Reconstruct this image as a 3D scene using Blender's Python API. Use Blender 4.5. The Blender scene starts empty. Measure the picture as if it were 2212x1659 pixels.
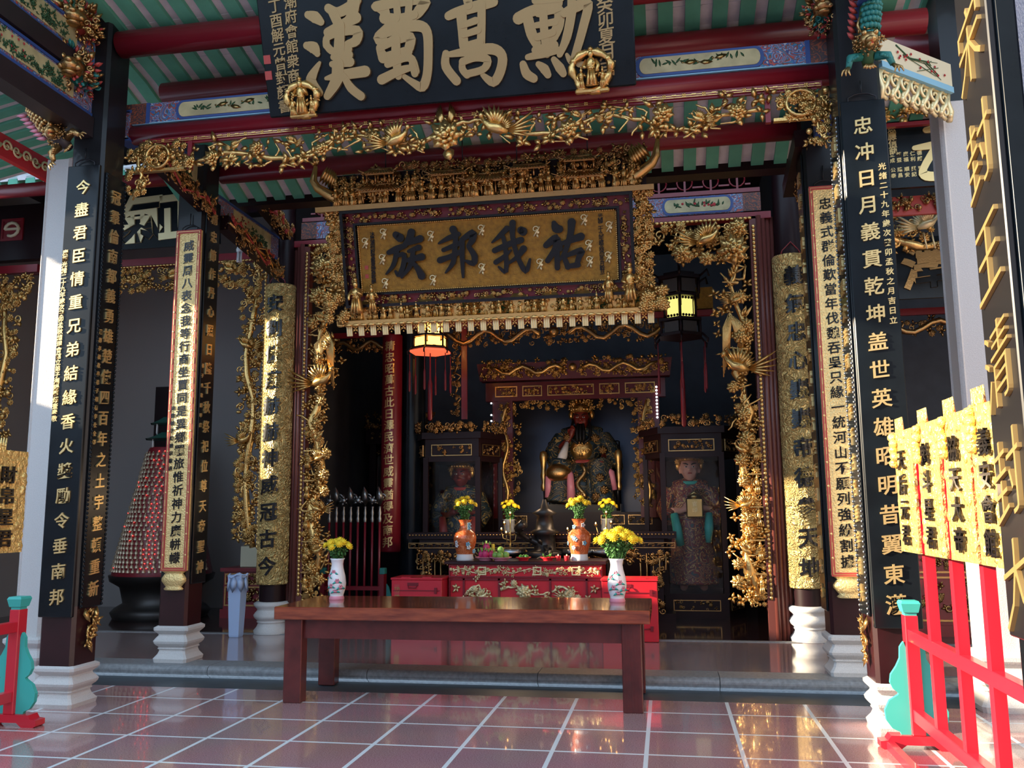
import bpy, bmesh, math, random
from mathutils import Vector, Matrix, noise
S = bpy.context.scene
COL = S.collection
PI = math.pi
def V3(*a): return Vector(a)
# ------------------------------------------------------------------ camera
F_PX, PITCH, YAW, ROLL = 1891.1, .144711, .171119, -.0085586
_cy, _sy = math.cos(YAW), math.sin(YAW)
FWD = V3(-_sy*math.cos(PITCH), _cy*math.cos(PITCH), math.sin(PITCH))
_r = V3(_cy, _sy, 0); _u = _r.cross(FWD)
RGT = math.cos(ROLL)*_r + math.sin(ROLL)*_u
UPV = -math.sin(ROLL)*_r + math.cos(ROLL)*_u
EYE = V3(0, 0, 1.5)
cam = bpy.data.cameras.new('camera'); camo = bpy.data.objects.new('camera', cam); COL.objects.link(camo)
cam.sensor_fit = 'HORIZONTAL'; cam.sensor_width = 36; cam.lens = F_PX/2212*36
cam.clip_start = .05; cam.clip_end = 200
m = Matrix((RGT, UPV, -FWD)).transposed().to_4x4(); m.translation = EYE
camo.matrix_world = m
S.camera = camo
# ------------------------------------------------------------------ world, sun, exposure
S.view_settings.view_transform = 'Standard'; S.view_settings.look = 'None'
S.view_settings.gamma = 1; S.view_settings.exposure = 0.75
S.view_settings.use_curve_mapping = False
w = bpy.data.worlds.new('sky'); S.world = w; w.use_nodes = True
nt = w.node_tree; bg = nt.nodes['Background']
bg.inputs[0].default_value = (.56, .76, 1.0, 1); bg.inputs[1].default_value = 1.4
sun = bpy.data.lights.new('sun', 'SUN'); sun.energy = 11.0; sun.angle = math.radians(.6); sun.color = (1, .82, .58)
suno = bpy.data.objects.new('sun', sun); COL.objects.link(suno)
SUN_DIR = V3(1, .255, -.30).normalized()
suno.rotation_euler = SUN_DIR.to_track_quat('-Z', 'Y').to_euler()
suno.location = (-12, -8, 9)
# ------------------------------------------------------------------ materials
def newmat(name):
    m = bpy.data.materials.new(name); m.use_nodes = True
    return m, m.node_tree, m.node_tree.nodes['Principled BSDF']
def simple(name, col, rough=.5, metal=0, coat=0, bump=0, bscale=40, var=0, vscale=6, emit=None, estr=0, bdetail=3):
    m, nt, b = newmat(name); N = nt.nodes.new; L = nt.links.new
    b.inputs['Base Color'].default_value = (*col, 1); b.inputs['Roughness'].default_value = rough
    b.inputs['Metallic'].default_value = metal; b.inputs['Coat Weight'].default_value = coat
    b.inputs['Coat Roughness'].default_value = .08
    if name.startswith(('black', 'dark_maroon')): b.inputs['Specular IOR Level'].default_value = .25
    tc = None
    if bump or var:
        tc = N('ShaderNodeTexCoord')
    if bump:
        n = N('ShaderNodeTexNoise'); n.inputs['Scale'].default_value = bscale; n.inputs['Detail'].default_value = bdetail
        L(tc.outputs['Object'], n.inputs['Vector'])
        bu = N('ShaderNodeBump'); bu.inputs['Strength'].default_value = bump; bu.inputs['Distance'].default_value = .01
        L(n.outputs['Fac'], bu.inputs['Height']); L(bu.outputs[0], b.inputs['Normal'])
    if var:
        n = N('ShaderNodeTexNoise'); n.inputs['Scale'].default_value = vscale; n.inputs['Detail'].default_value = 5
        L(tc.outputs['Object'], n.inputs['Vector'])
        r = N('ShaderNodeValToRGB'); r.color_ramp.elements[0].position = .3; r.color_ramp.elements[1].position = .7
        r.color_ramp.elements[0].color = (*[c*(1-var) for c in col], 1)
        r.color_ramp.elements[1].color = (*[min(1, c*(1+var)) for c in col], 1)
        L(n.outputs['Fac'], r.inputs['Fac']); L(r.outputs[0], b.inputs['Base Color'])
    if emit:
        b.inputs['Emission Color'].default_value = (*emit, 1); b.inputs['Emission Strength'].default_value = estr
    return m
def gold_leaf(name, col, rough, scale, strength, dist=.02, curl=True):
    m, nt, b = newmat(name); N = nt.nodes.new; L = nt.links.new
    b.inputs['Base Color'].default_value = (*col, 1); b.inputs['Metallic'].default_value = .5; b.inputs['Roughness'].default_value = rough
    tc = N('ShaderNodeTexCoord'); n = N('ShaderNodeTexNoise'); n.inputs['Scale'].default_value = scale
    n.inputs['Detail'].default_value = 2; n.inputs['Distortion'].default_value = 2.2 if curl else .3
    L(tc.outputs['Object'], n.inputs['Vector'])
    w = N('ShaderNodeMath'); w.operation = 'MULTIPLY'; w.inputs[1].default_value = 22 if curl else 1
    L(n.outputs['Fac'], w.inputs[0])
    s = N('ShaderNodeMath'); s.operation = 'SINE' if curl else 'ADD'; L(w.outputs[0], s.inputs[0]); 
    if not curl: s.inputs[1].default_value = 0
    bu = N('ShaderNodeBump'); bu.inputs['Strength'].default_value = strength; bu.inputs['Distance'].default_value = dist
    L(s.outputs[0], bu.inputs['Height']); L(bu.outputs[0], b.inputs['Normal'])
    return m
M = {}
M['gold'] = simple('carved_gold', (.76, .48, .17), .29, .9, bump=.25, bscale=55)
M['gold_old'] = simple('aged_gold', (.50, .30, .12), .33, .95, bump=.3, bscale=60)
M['gold_sign'] = simple('signboard_gold', (.42, .27, .12), .38, .7)
M['gold_dull'] = simple('dull_gold_paint', (.55, .36, .14), .42, .6)
M['gold_paint'] = simple('gold_paint', (.86, .62, .27), .34, .75)
M['gold_pale'] = simple('pale_gold_leaf', (.88, .74, .42), .42, .55)
M['gold_lump'] = gold_leaf('hammered_gold', (.95, .68, .26), .34, 9, 1, .02)
M['gold_fine'] = gold_leaf('stippled_gold', (.90, .66, .28), .32, 65, .9, .01, False)
M['gold_rough'] = gold_leaf('crinkled_gold', (.92, .64, .22), .30, 34, .9, .03, False)
M['gold_ground'] = simple('amber_gold_ground', (.33, .16, .018), .55, .4, bump=.5, bscale=70, var=.25, vscale=25)
M['black'] = simple('black_lacquer', (.006, .009, .012), .26, coat=.0, var=.4, vscale=3)
M['black_satin'] = simple('black_satin_paint', (.012, .012, .014), .35, coat=.2)
M['ink'] = simple('black_lettering', (.008, .008, .010), .25, coat=.4)
M['maroon'] = simple('maroon_lacquer_wood', (.028, .006, .008), .30, coat=.05, var=.3, vscale=4)
M['maroon_dark'] = simple('dark_maroon_wood', (.016, .006, .008), .38)
M['maroon_jamb'] = simple('maroon_painted_jamb', (.13, .036, .030), .35, coat=.1)
M['table_leg'] = simple('red_brown_stained_wood', (.10, .016, .014), .3, coat=.1, var=.3, vscale=9)
M['steel_dark'] = simple('dark_polished_panel', (.06, .07, .10), .32, .7)
M['brown'] = simple('dark_brown_beam', (.020, .012, .014), .45, var=.2)
M['red'] = simple('crimson_lacquer', (.20, .008, .017), .36, coat=.1)
M['deep_red'] = simple('deep_red_lacquer', (.10, .008, .012), .33, coat=.1)
M['red_bright'] = simple('bright_red_paint', (.62, .012, .025), .38, coat=.2)
M['red_fence'] = simple('glossy_red_paint', (.60, .016, .035), .35, coat=.3)
M['table'] = None
M['turq'] = simple('turquoise_paint', (.05, .46, .40), .5)
M['teal'] = simple('dark_teal_paint', (.02, .18, .16), .5)
M['granite'] = simple('pale_granite', (.62, .60, .58), .65, bump=.25, bscale=120, var=.13, vscale=180)
M['granite_d'] = simple('grey_granite', (.24, .25, .26), .45, bump=.2, bscale=110, var=.22, vscale=30)
M['gutter'] = simple('dark_slate', (.035, .048, .06), .35, var=.3)
M['green'] = simple('green_painted_board', (.10, .37, .25), .6, var=.12)
M['white_pan'] = simple('whitewashed_roof_tile', (.62, .58, .60), .8, var=.1, vscale=9)
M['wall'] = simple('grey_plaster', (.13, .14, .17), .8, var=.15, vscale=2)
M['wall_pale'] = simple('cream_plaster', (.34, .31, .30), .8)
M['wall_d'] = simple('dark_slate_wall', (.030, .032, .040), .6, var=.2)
M['navy'] = simple('navy_roughcast', (.045, .06, .115), .45, bump=1.0, bscale=70)
M['bronze'] = simple('dark_bronze', (.045, .040, .038), .38, .7)
M['brass'] = simple('brass', (.5, .36, .14), .3, 1)
M['steel'] = simple('brushed_steel', (.40, .43, .47), .3, 1)
M['pewter'] = simple('pewter', (.35, .36, .36), .35, 1)
M['yellow'] = simple('yellow_petals', (.90, .62, .02), .6)
M['leaf'] = simple('leaf_green', (.05, .16, .035), .55, var=.4, vscale=30)
M['leaf_d'] = simple('dark_leaf_green', (.025, .085, .03), .55)
M['parchment'] = simple('aged_landscape_ground', (.44, .38, .20), .5, var=.25, vscale=7)
M['bin_blue'] = simple('pale_blue_plastic', (.42, .55, .80), .4)
M['cream'] = simple('cream_paint', (.66, .60, .42), .5)
M['navy_flat'] = simple('deep_blue_paint', (.03, .07, .24), .5)
M['sky_blue'] = simple('light_blue_paint', (.22, .46, .62), .5)
M['white'] = simple('white_paint', (.78, .78, .78), .5)
M['wax_y'] = simple('yellow_wax', (.62, .46, .04), .5)
M['flame'] = simple('candle_flame', (1, .5, .2), .5, emit=(1, .45, .12), estr=9)
M['paper'] = simple('red_paper', (.55, .05, .06), .7)
M['wire'] = simple('dark_wire', (.03, .03, .035), .4, .8)
M['dial'] = simple('seal_red', (.45, .06, .05), .5)
def m_table():
    m, nt, b = newmat('reddish_polished_wood'); N = nt.nodes.new; L = nt.links.new
    tc = N('ShaderNodeTexCoord'); mp = N('ShaderNodeMapping'); mp.inputs['Scale'].default_value = (1.2, 9, 9)
    L(tc.outputs['Object'], mp.inputs[0]); n = N('ShaderNodeTexNoise'); n.inputs['Scale'].default_value = 3; n.inputs['Detail'].default_value = 8
    L(mp.outputs[0], n.inputs['Vector']); r = N('ShaderNodeValToRGB')
    e = r.color_ramp.elements; e[0].position = .28; e[0].color = (.12, .020, .013, 1); e[1].position = .72; e[1].color = (.36, .080, .032, 1)
    L(n.outputs['Fac'], r.inputs[0]); L(r.outputs[0], b.inputs['Base Color'])
    b.inputs['Roughness'].default_value = .16; b.inputs['Coat Weight'].default_value = .5; b.inputs['Coat Roughness'].default_value = .06
    return m
M['table'] = m_table()
def m_tiles():
    m, nt, b = newmat('red_terrazzo_tiles'); N = nt.nodes.new; L = nt.links.new
    g = N('ShaderNodeNewGeometry'); sx = N('ShaderNodeSeparateXYZ'); L(g.outputs['Position'], sx.inputs[0])
    def line(out, off, step, half):
        a = N('ShaderNodeMath'); a.operation = 'ADD'; a.inputs[1].default_value = -off + step/2 + 100*step; L(out, a.inputs[0])
        mo = N('ShaderNodeMath'); mo.operation = 'MODULO'; mo.inputs[1].default_value = step; L(a.outputs[0], mo.inputs[0])
        s = N('ShaderNodeMath'); s.operation = 'SUBTRACT'; s.inputs[1].default_value = step/2; L(mo.outputs[0], s.inputs[0])
        ab = N('ShaderNodeMath'); ab.operation = 'ABSOLUTE'; L(s.outputs[0], ab.inputs[0])
        lt = N('ShaderNodeMath'); lt.operation = 'LESS_THAN'; lt.inputs[1].default_value = half; L(ab.outputs[0], lt.inputs[0])
        return lt.outputs[0]
    lx = line(sx.outputs[0], -.17, .589, .014); ly = line(sx.outputs[1], 6.93, .582, .013)
    mx = N('ShaderNodeMath'); mx.operation = 'MAXIMUM'; L(lx, mx.inputs[0]); L(ly, mx.inputs[1])
    n = N('ShaderNodeTexNoise'); n.inputs['Scale'].default_value = 130; n.inputs['Detail'].default_value = 4; L(g.outputs['Position'], n.inputs['Vector'])
    r = N('ShaderNodeValToRGB'); e = r.color_ramp.elements
    e[0].position = .35; e[0].color = (.40, .185, .19, 1); e[1].position = .72; e[1].color = (.70, .46, .45, 1); L(n.outputs['Fac'], r.inputs[0])
    n2 = N('ShaderNodeTexNoise'); n2.inputs['Scale'].default_value = 1.3; L(g.outputs['Position'], n2.inputs['Vector'])
    hm = N('ShaderNodeMixRGB'); hm.blend_type = 'MULTIPLY'; hm.inputs[0].default_value = .35; L(r.outputs[0], hm.inputs[1]); L(n2.outputs['Color'], hm.inputs[2])
    mix = N('ShaderNodeMixRGB'); L(mx.outputs[0], mix.inputs[0]); L(hm.outputs[0], mix.inputs[1]); mix.inputs[2].default_value = (.80, .86, .88, 1)
    L(mix.outputs[0], b.inputs['Base Color'])
    ro = N('ShaderNodeMath'); ro.operation = 'MULTIPLY_ADD'; ro.inputs[1].default_value = .3; ro.inputs[2].default_value = .15; L(mx.outputs[0], ro.inputs[0]); L(ro.outputs[0], b.inputs['Roughness'])
    b.inputs['Coat Weight'].default_value = .7; b.inputs['Coat Roughness'].default_value = .035
    return m
M['tiles'] = m_tiles()
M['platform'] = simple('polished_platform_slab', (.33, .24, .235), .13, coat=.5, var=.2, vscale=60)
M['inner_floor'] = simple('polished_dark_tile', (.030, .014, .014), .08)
def m_paint(name, cols, scale, dist=1.5):
    """bands of a distorted noise: painted scrollwork"""
    m, nt, b = newmat(name); N = nt.nodes.new; L = nt.links.new
    tc = N('ShaderNodeTexCoord'); n = N('ShaderNodeTexNoise'); n.inputs['Scale'].default_value = scale; n.inputs['Detail'].default_value = 1
    n.inputs['Distortion'].default_value = dist; L(tc.outputs['Object'], n.inputs['Vector'])
    mu = N('ShaderNodeMath'); mu.operation = 'MULTIPLY'; mu.inputs[1].default_value = 7; L(n.outputs['Fac'], mu.inputs[0])
    fr = N('ShaderNodeMath'); fr.operation = 'FRACT'; L(mu.outputs[0], fr.inputs[0])
    r = N('ShaderNodeValToRGB'); r.color_ramp.interpolation = 'CONSTANT'
    el = r.color_ramp.elements
    while len(el) < len(cols): el.new(1)
    for i, c in enumerate(cols): el[i].position = i/len(cols); el[i].color = (*c, 1)
    L(fr.outputs[0], r.inputs[0]); L(r.outputs[0], b.inputs['Base Color']); b.inputs['Roughness'].default_value = .5
    return m
M['painted'] = m_paint('painted_scrollwork', [(.05, .10, .34), (.42, .42, .44), (.03, .06, .20), (.44, .07, .05), (.12, .06, .05), (.05, .20, .34)], 9)
M['painted_red'] = m_paint('painted_fretwork', [(.12, .04, .03), (.28, .07, .03), (.08, .04, .03), (.05, .03, .04)], 14, .5)
M['robe'] = m_paint('embroidered_robe', [(.012, .03, .03), (.015, .02, .035), (.012, .03, .03), (.40, .27, .09), (.012, .03, .03), (.02, .05, .09)], 5)
M['robe_red'] = m_paint('red_gold_brocade', [(.20, .02, .025), (.16, .015, .02), (.48, .33, .12), (.2, .02, .02), (.02, .05, .06)], 7)
M['vase_o'] = m_paint('orange_glazed_porcelain', [(.50, .11, .03), (.42, .08, .02), (.55, .13, .04), (.62, .20, .08), (.50, .11, .03)], 7)
M['vase_o'].node_tree.nodes['Principled BSDF'].inputs['Roughness'].default_value = .2
M['porcelain'] = simple('white_porcelain', (.80, .78, .80), .2, coat=.4)
M['pink'] = simple('pink_glaze', (.75, .28, .36), .3)
M['skin_red'] = simple('dark_red_face', (.16, .018, .012), .4)
M['skin'] = simple('painted_flesh', (.62, .33, .26), .45)
M['hair'] = simple('black_hair', (.01, .01, .012), .4)
def m_glass():
    m, nt, b = newmat('clear_glass'); nt.nodes.remove(b); N = nt.nodes.new; L = nt.links.new
    o = nt.nodes['Material Output']; t = N('ShaderNodeBsdfTransparent'); g = N('ShaderNodeBsdfGlossy'); g.inputs['Roughness'].default_value = .02
    fr = N('ShaderNodeFresnel'); fr.inputs[0].default_value = 1.45; mx = N('ShaderNodeMixShader')
    t.inputs[0].default_value = (.92, .94, .95, 1)
    L(fr.outputs[0], mx.inputs[0]); L(t.outputs[0], mx.inputs[1]); L(g.outputs[0], mx.inputs[2]); L(mx.outputs[0], o.inputs[0])
    return m
M['glass'] = m_glass()
# ------------------------------------------------------------------ mesh builder
class MB:
    def __init__(s): s.V = []; s.F = []; s.S = []; s.MI = []; s.T = Matrix.Identity(4); s.mi = 0
    def add(s, vs, fs, smooth=False):
        b = len(s.V); T = s.T
        s.V += [T @ Vector(v) for v in vs]
        s.F += [tuple(i+b for i in f) for f in fs]; s.S += [smooth]*len(fs); s.MI += [s.mi]*len(fs)
    def box(s, x0, x1, y0, y1, z0, z1, bev=0):
        if bev <= 0:
            s.add([(x0,y0,z0),(x1,y0,z0),(x1,y1,z0),(x0,y1,z0),(x0,y0,z1),(x1,y0,z1),(x1,y1,z1),(x0,y1,z1)],
                  [(0,3,2,1),(4,5,6,7),(0,1,5,4),(1,2,6,5),(2,3,7,6),(3,0,4,7)])
            return
        b = bev; vs = []
        for zz, d in ((z0, b), (z0+b, 0), (z1-b, 0), (z1, b)):
            for (xx, yy, ex, ey) in ((x0,y0,1,0),(x1,y0,-1,0),(x1,y0,0,1),(x1,y1,0,-1),(x1,y1,-1,0),(x0,y1,1,0),(x0,y1,0,-1),(x0,y0,0,1)):
                px, py = xx+ex*b, yy+ey*b
                if d: px += (b if px < (x0+x1)/2 else -b)*(1 if not ex else 0); py += (b if py < (y0+y1)/2 else -b)*(1 if not ey else 0)
                vs.append((px, py, zz))
        fs = [tuple(range(7, -1, -1)), tuple(range(24, 32))]
        for r in range(3):
            for k in range(8): fs.append((r*8+k, r*8+(k+1) % 8, r*8+8+(k+1) % 8, r*8+8+k))
        s.add(vs, fs)
    def prism(s, poly, y0, y1, bev=0):            # polygon in XZ (counter-clockwise seen from -Y), extruded in Y
        n = len(poly)
        vs = [(p[0], y0, p[1]) for p in poly]+[(p[0], y1, p[1]) for p in poly]
        fs = [tuple(range(n)), tuple(range(2*n-1, n-1, -1))]+[(i, n+i, n+(i+1) % n, (i+1) % n) for i in range(n)]
        s.add(vs, fs)
    def prism_x(s, poly, x0, x1):                # polygon in YZ, extruded in X
        n = len(poly)
        vs = [(x0, p[0], p[1]) for p in poly]+[(x1, p[0], p[1]) for p in poly]
        fs = [tuple(range(n-1, -1, -1)), tuple(range(n, 2*n))]+[(i, (i+1) % n, n+(i+1) % n, n+i) for i in range(n)]
        s.add(vs, fs)
    def prism_z(s, poly, z0, z1):
        n = len(poly)
        vs = [(p[0], p[1], z0) for p in poly]+[(p[0], p[1], z1) for p in poly]
        fs = [tuple(range(n-1, -1, -1)), tuple(range(n, 2*n))]+[(i, (i+1) % n, n+(i+1) % n, n+i) for i in range(n)]
        s.add(vs, fs)
    def lathe(s, prof, n=16, cx=0, cy=0, square=False, a0=0, arc=None, sy=1):
        vs = []; fs = []; m = len(prof)
        N_ = n if arc is None else n+1
        for (r, z) in prof:
            for k in range(N_):
                a = a0+(2*PI*k/n if arc is None else arc*k/n)
                if square:
                    a = PI/4+k*PI/2; rr = r*math.sqrt(2); vs.append((cx+rr*math.cos(a), cy+rr*math.sin(a), z))
                else: vs.append((cx+r*math.cos(a), cy+sy*r*math.sin(a), z))
        for i in range(m-1):
            for k in range(n):
                k2 = (k+1) % N_
                fs.append((i*N_+k, i*N_+k2, (i+1)*N_+k2, (i+1)*N_+k))
        s.add(vs, fs, not square)
        if arc is None:
            s.add(vs[:N_][::-1], [tuple(range(N_))]); s.add(vs[-N_:], [tuple(range(N_))])
    def tube(s, pts, rad, n=6, caps=True):
        pts = [Vector(p) for p in pts]; k = len(pts)
        R = rad if isinstance(rad, (list, tuple)) else [rad]*k
        vs = []; fs = []; up = None
        for i, p in enumerate(pts):
            t = (pts[min(i+1, k-1)]-pts[max(i-1, 0)])
            if t.length < 1e-9: t = Vector((0, 0, 1))
            t.normalize()
            if up is None: up = Vector((0, 1, 0)) if abs(t.y) < .9 else Vector((1, 0, 0))
            a = t.cross(up)
            if a.length < 1e-6: a = t.cross(Vector((1, .3, .2)))
            a.normalize(); b = a.cross(t).normalized(); up = b
            for j in range(n):
                an = 2*PI*j/n; vs.append(p+(a*math.cos(an)+b*math.sin(an))*R[i])
        for i in range(k-1):
            for j in range(n): fs.append((i*n+j, i*n+(j+1) % n, (i+1)*n+(j+1) % n, (i+1)*n+j))
        if caps: fs += [tuple(range(n-1, -1, -1)), tuple(range((k-1)*n, k*n))]
        s.add(vs, fs, True)
    def ball(s, c, r, n=8, m=6):                 # ellipsoid; r scalar or triple
        rx, ry, rz = r if isinstance(r, (list, tuple)) else (r, r, r)
        vs = [(c[0], c[1], c[2]-rz)]; fs = []
        for i in range(1, m):
            t = -PI/2+PI*i/m
            for k in range(n):
                a = 2*PI*k/n; vs.append((c[0]+rx*math.cos(t)*math.cos(a), c[1]+ry*math.cos(t)*math.sin(a), c[2]+rz*math.sin(t)))
        vs.append((c[0], c[1], c[2]+rz)); e = len(vs)-1
        for k in range(n):
            fs.append((0, 1+(k+1) % n, 1+k)); fs.append((e, e-n+k, e-n+(k+1) % n))
            for i in range(m-2): fs.append((1+i*n+k, 1+i*n+(k+1) % n, 1+(i+1)*n+(k+1) % n, 1+(i+1)*n+k))
        s.add(vs, fs, True)
    def leaf(s, p, d, nrm, L, W, th=.25, curl=.25):  # closed lens leaf from p along d
        d = Vector(d).normalized(); nrm = Vector(nrm); sd = d.cross(nrm)
        if sd.length < 1e-6: sd = d.cross(Vector((.3, .5, .8)))
        sd.normalize(); nrm = sd.cross(d).normalized(); p = Vector(p); t = W*th
        vs = [p, p+d*L*.35+sd*W*.5, p+d*L*.7+sd*W*.38+nrm*L*curl*.5, p+d*L+nrm*L*curl, p+d*L*.7-sd*W*.38+nrm*L*curl*.5, p+d*L*.35-sd*W*.5,
              p+d*L*.45+nrm*(t+L*curl*.25), p+d*L*.45-nrm*t*.6]
        fs = [(i, (i+1) % 6, 6) for i in range(6)]+[((i+1) % 6, i, 7) for i in range(6)]
        s.add(vs, fs, True)
    def build(s, name, mat, parent=None, loc=None, sharp=True):
        me = bpy.data.meshes.new(name)
        me.from_pydata([tuple(v) for v in s.V], [], s.F)
        me.polygons.foreach_set('use_smooth', s.S)
        mats = mat if isinstance(mat, (list, tuple)) else [mat]
        for mm in mats: me.materials.append(M[mm] if isinstance(mm, str) else mm)
        if len(mats) > 1: me.polygons.foreach_set('material_index', s.MI)
        me.update()
        o = bpy.data.objects.new(name, me); COL.objects.link(o)
        if parent is not None: o.parent = parent
        if loc is not None: o.location = loc
        return o
def thing(name, label, cat, loc=(0, 0, 0), rz=0, group=None):
    o = bpy.data.objects.new(name, None); COL.objects.link(o); o.empty_display_size = .1
    o.location = loc; o.rotation_euler = (0, 0, rz); o['label'] = label; o['category'] = cat; o['kind'] = 'thing'
    if group: o['group'] = group
    return o
def tag(o, label, cat, group=None):
    o['label'] = label; o['category'] = cat; o['kind'] = 'thing'
    if group: o['group'] = group
    return o
def struct(name, mb, mat, label=None, cat=None):
    o = mb.build(name, mat); o['kind'] = 'structure'
    if label: o['label'] = label
    if cat: o['category'] = cat
    return o
def part(name, mb, mat, parent, label=None):
    o = mb.build(name, mat, parent)
    if label: o['label'] = label
    return o
def dup(root, loc, label=None, rz=None):
    r = root.copy(); COL.objects.link(r); r.location = loc
    if rz is not None: r.rotation_euler = (0, 0, rz)
    if label: r['label'] = label
    for ch in list(root.children):
        c = ch.copy(); COL.objects.link(c); c.parent = r
        for g in list(ch.children):
            d = g.copy(); COL.objects.link(d); d.parent = c
    return r
def at(px, py, Y):                                # point of the vertical plane at depth Y seen at a pixel of the photograph
    d = FWD+RGT*((px-1106)/F_PX)-UPV*((py-829.5)/F_PX)
    return EYE+d*(Y/d.y)
def solid(mb, name, mat, parent, voxel=.015, smooth=2, label=None):
    """fuse overlapping lumps into one continuous skin"""
    o = mb.build(name, mat)
    md = o.modifiers.new('r', 'REMESH'); md.mode = 'VOXEL'; md.voxel_size = voxel; md.use_smooth_shade = True
    if smooth:
        sm = o.modifiers.new('s', 'SMOOTH'); sm.iterations = smooth; sm.factor = .5
    dg = bpy.context.evaluated_depsgraph_get(); ev = o.evaluated_get(dg)
    me = bpy.data.meshes.new_from_object(ev); o.modifiers.clear(); old = o.data; o.data = me; bpy.data.meshes.remove(old); me.name = name
    if parent is not None: o.parent = parent
    if label: o['label'] = label
    return o
# ------------------------------------------------------------------ lettering
_G = {}
_fc = bpy.data.curves.new('lettering_source', 'FONT'); _fo = bpy.data.objects.new('lettering_source', _fc)
_fc.resolution_u = 2; _fc.extrude = .5
def glyph(ch, bold):
    k = (ch, bold)
    if k not in _G:
        _fc.body = ch; _fc.offset = bold; me = _fo.to_mesh()
        _G[k] = ([(v.co.x-.5, v.co.y-.38, v.co.z) for v in me.vertices], [tuple(p.vertices) for p in me.polygons]); _fo.to_mesh_clear()
    return _G[k]
def put(mb, ch, x, y, z, size, bold=.02, depth=.01, sx=1, skew=.10, surf=None):
    """one character standing on the plane y (facing -Y), centre x, z; surf(x) gives y of a curved ground"""
    vs, fs = glyph(ch, bold); out = []
    if surf:                                      # cut into strips so that the strokes can follow the curve
        k = (ch, bold, 'cut')
        if k not in _G:
            bm = bmesh.new(); bv = [bm.verts.new(v) for v in vs]
            for f in fs:
                try: bm.faces.new([bv[i] for i in f])
                except ValueError: pass
            for q in range(-9, 10): bmesh.ops.bisect_plane(bm, geom=bm.verts[:]+bm.edges[:]+bm.faces[:], dist=1e-5, plane_co=(q*.05, 0, 0), plane_no=(1, 0, 0))
            bm.verts.index_update(); _G[k] = ([tuple(v.co) for v in bm.verts], [tuple(v.index for v in f.verts) for f in bm.faces]); bm.free()
        vs, fs = _G[k]
    for a, b, c in vs:
        xx = x+a*size*sx; yy = (surf(xx) if surf else y)-depth*(c+.5); out.append((xx, yy, z+(b+skew*a)*size))
    mb.add(out, fs)
def column_text(mb, s, x, y, ztop, zbot, size, bold=.02, depth=.01, sx=1, skew=.10, surf=None, jit=0, dx=0):
    n = len(s); st = (ztop-zbot)/max(n, 1)
    for i, ch in enumerate(s):
        put(mb, ch, x+dx*(i+.5)/n, y, ztop-st*(i+.5), size*(1+jit*math.sin(i*2.3)), bold, depth, sx, skew, surf)
def column_chars(t, mat, s, x, y, ztop, zbot, size, bold=.02, depth=.01, sx=1, skew=.10, surf=None, dx=0, name='character'):
    n = len(s); st = (ztop-zbot)/max(n, 1)
    for i, ch in enumerate(s):
        b = MB(); put(b, ch, x+dx*(i+.5)/n, y, ztop-st*(i+.5), size, bold, depth, sx, skew, surf); part(name, b, mat, t)
def brush(mb, strokes, y0, y1):
    """brush strokes: each a list of (x, z, width); rounded ends, slab y0..y1"""
    for si, st in enumerate(strokes):
        P = [Vector((a, b)) for a, b, c in st]; W = [c/2 for a, b, c in st]
        fine = []; fw = []
        for i in range(len(P)-1):
            p0, p1, p2, p3 = P[max(i-1, 0)], P[i], P[i+1], P[min(i+2, len(P)-1)]
            for t in (0, .25, .5, .75):
                q = .5*((2*p1)+(-p0+p2)*t+(2*p0-5*p1+4*p2-p3)*t*t+(-p0+3*p1-3*p2+p3)*t**3)
                fine.append(q); fw.append(W[i]*(1-t)+W[i+1]*t)
        fine.append(P[-1]); fw.append(W[-1])
        L = []; R = []
        for i, q in enumerate(fine):
            t = (fine[min(i+1, len(fine)-1)]-fine[max(i-1, 0)]); t.normalize(); nn = Vector((-t.y, t.x))
            L.append(q+nn*fw[i]); R.append(q-nn*fw[i])
        y = y0-.0015*si; n = len(fine); vs = []; fs = []
        for a, b in zip(L, R): vs += [(a.x, y, a.y), (b.x, y, b.y), (a.x, y1, a.y), (b.x, y1, b.y)]
        for i in range(n-1):
            o = 4*i; fs += [(o, o+1, o+5, o+4), (o+2, o+6, o+7, o+3), (o, o+4, o+6, o+2), (o+1, o+3, o+7, o+5)]
        fs += [(0, 2, 3, 1), (4*n-4, 4*n-3, 4*n-1, 4*n-2)]
        mb.add(vs, fs)
        for e in (0, -1):                         # round ends
            q = fine[e]; r = fw[e]; pl = [(q.x+r*math.cos(2*PI*k/12), q.y+r*math.sin(2*PI*k/12)) for k in range(12)]
            mb.prism(pl, y-.0004, y1)
# ------------------------------------------------------------------ carving vocabulary (local x right, z up, -y towards the viewer)
def rnd(a, b): return random.uniform(a, b)
def c_leafspray(mb, p, r, k=5):
    a0 = rnd(0, 6.28)
    for i in range(k):
        a = a0+i*6.28/k+rnd(-.3, .3); d = (math.cos(a), rnd(-.5, .1), math.sin(a))
        mb.leaf(p, d, (0, -1, 0), r*rnd(.8, 1.25), r*.55, .22, rnd(-.2, .35))
def c_flower(mb, p, r):
    p = Vector(p)
    for ring, (k, L, lift) in enumerate(((8, 1.0, -.15), (7, .75, -.45), (5, .5, -.9))):
        o = rnd(0, 1)
        for i in range(k):
            a = o+i*2*PI/k; d = Vector((math.cos(a), lift, math.sin(a)))
            mb.leaf(p+Vector((0, -.12*r*ring, 0)), d, (0, -1, 0), r*L, r*.62*L+.1*r, .2, .22)
    mb.ball(p+Vector((0, -.5*r, 0)), r*.22, 6, 4)
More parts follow.
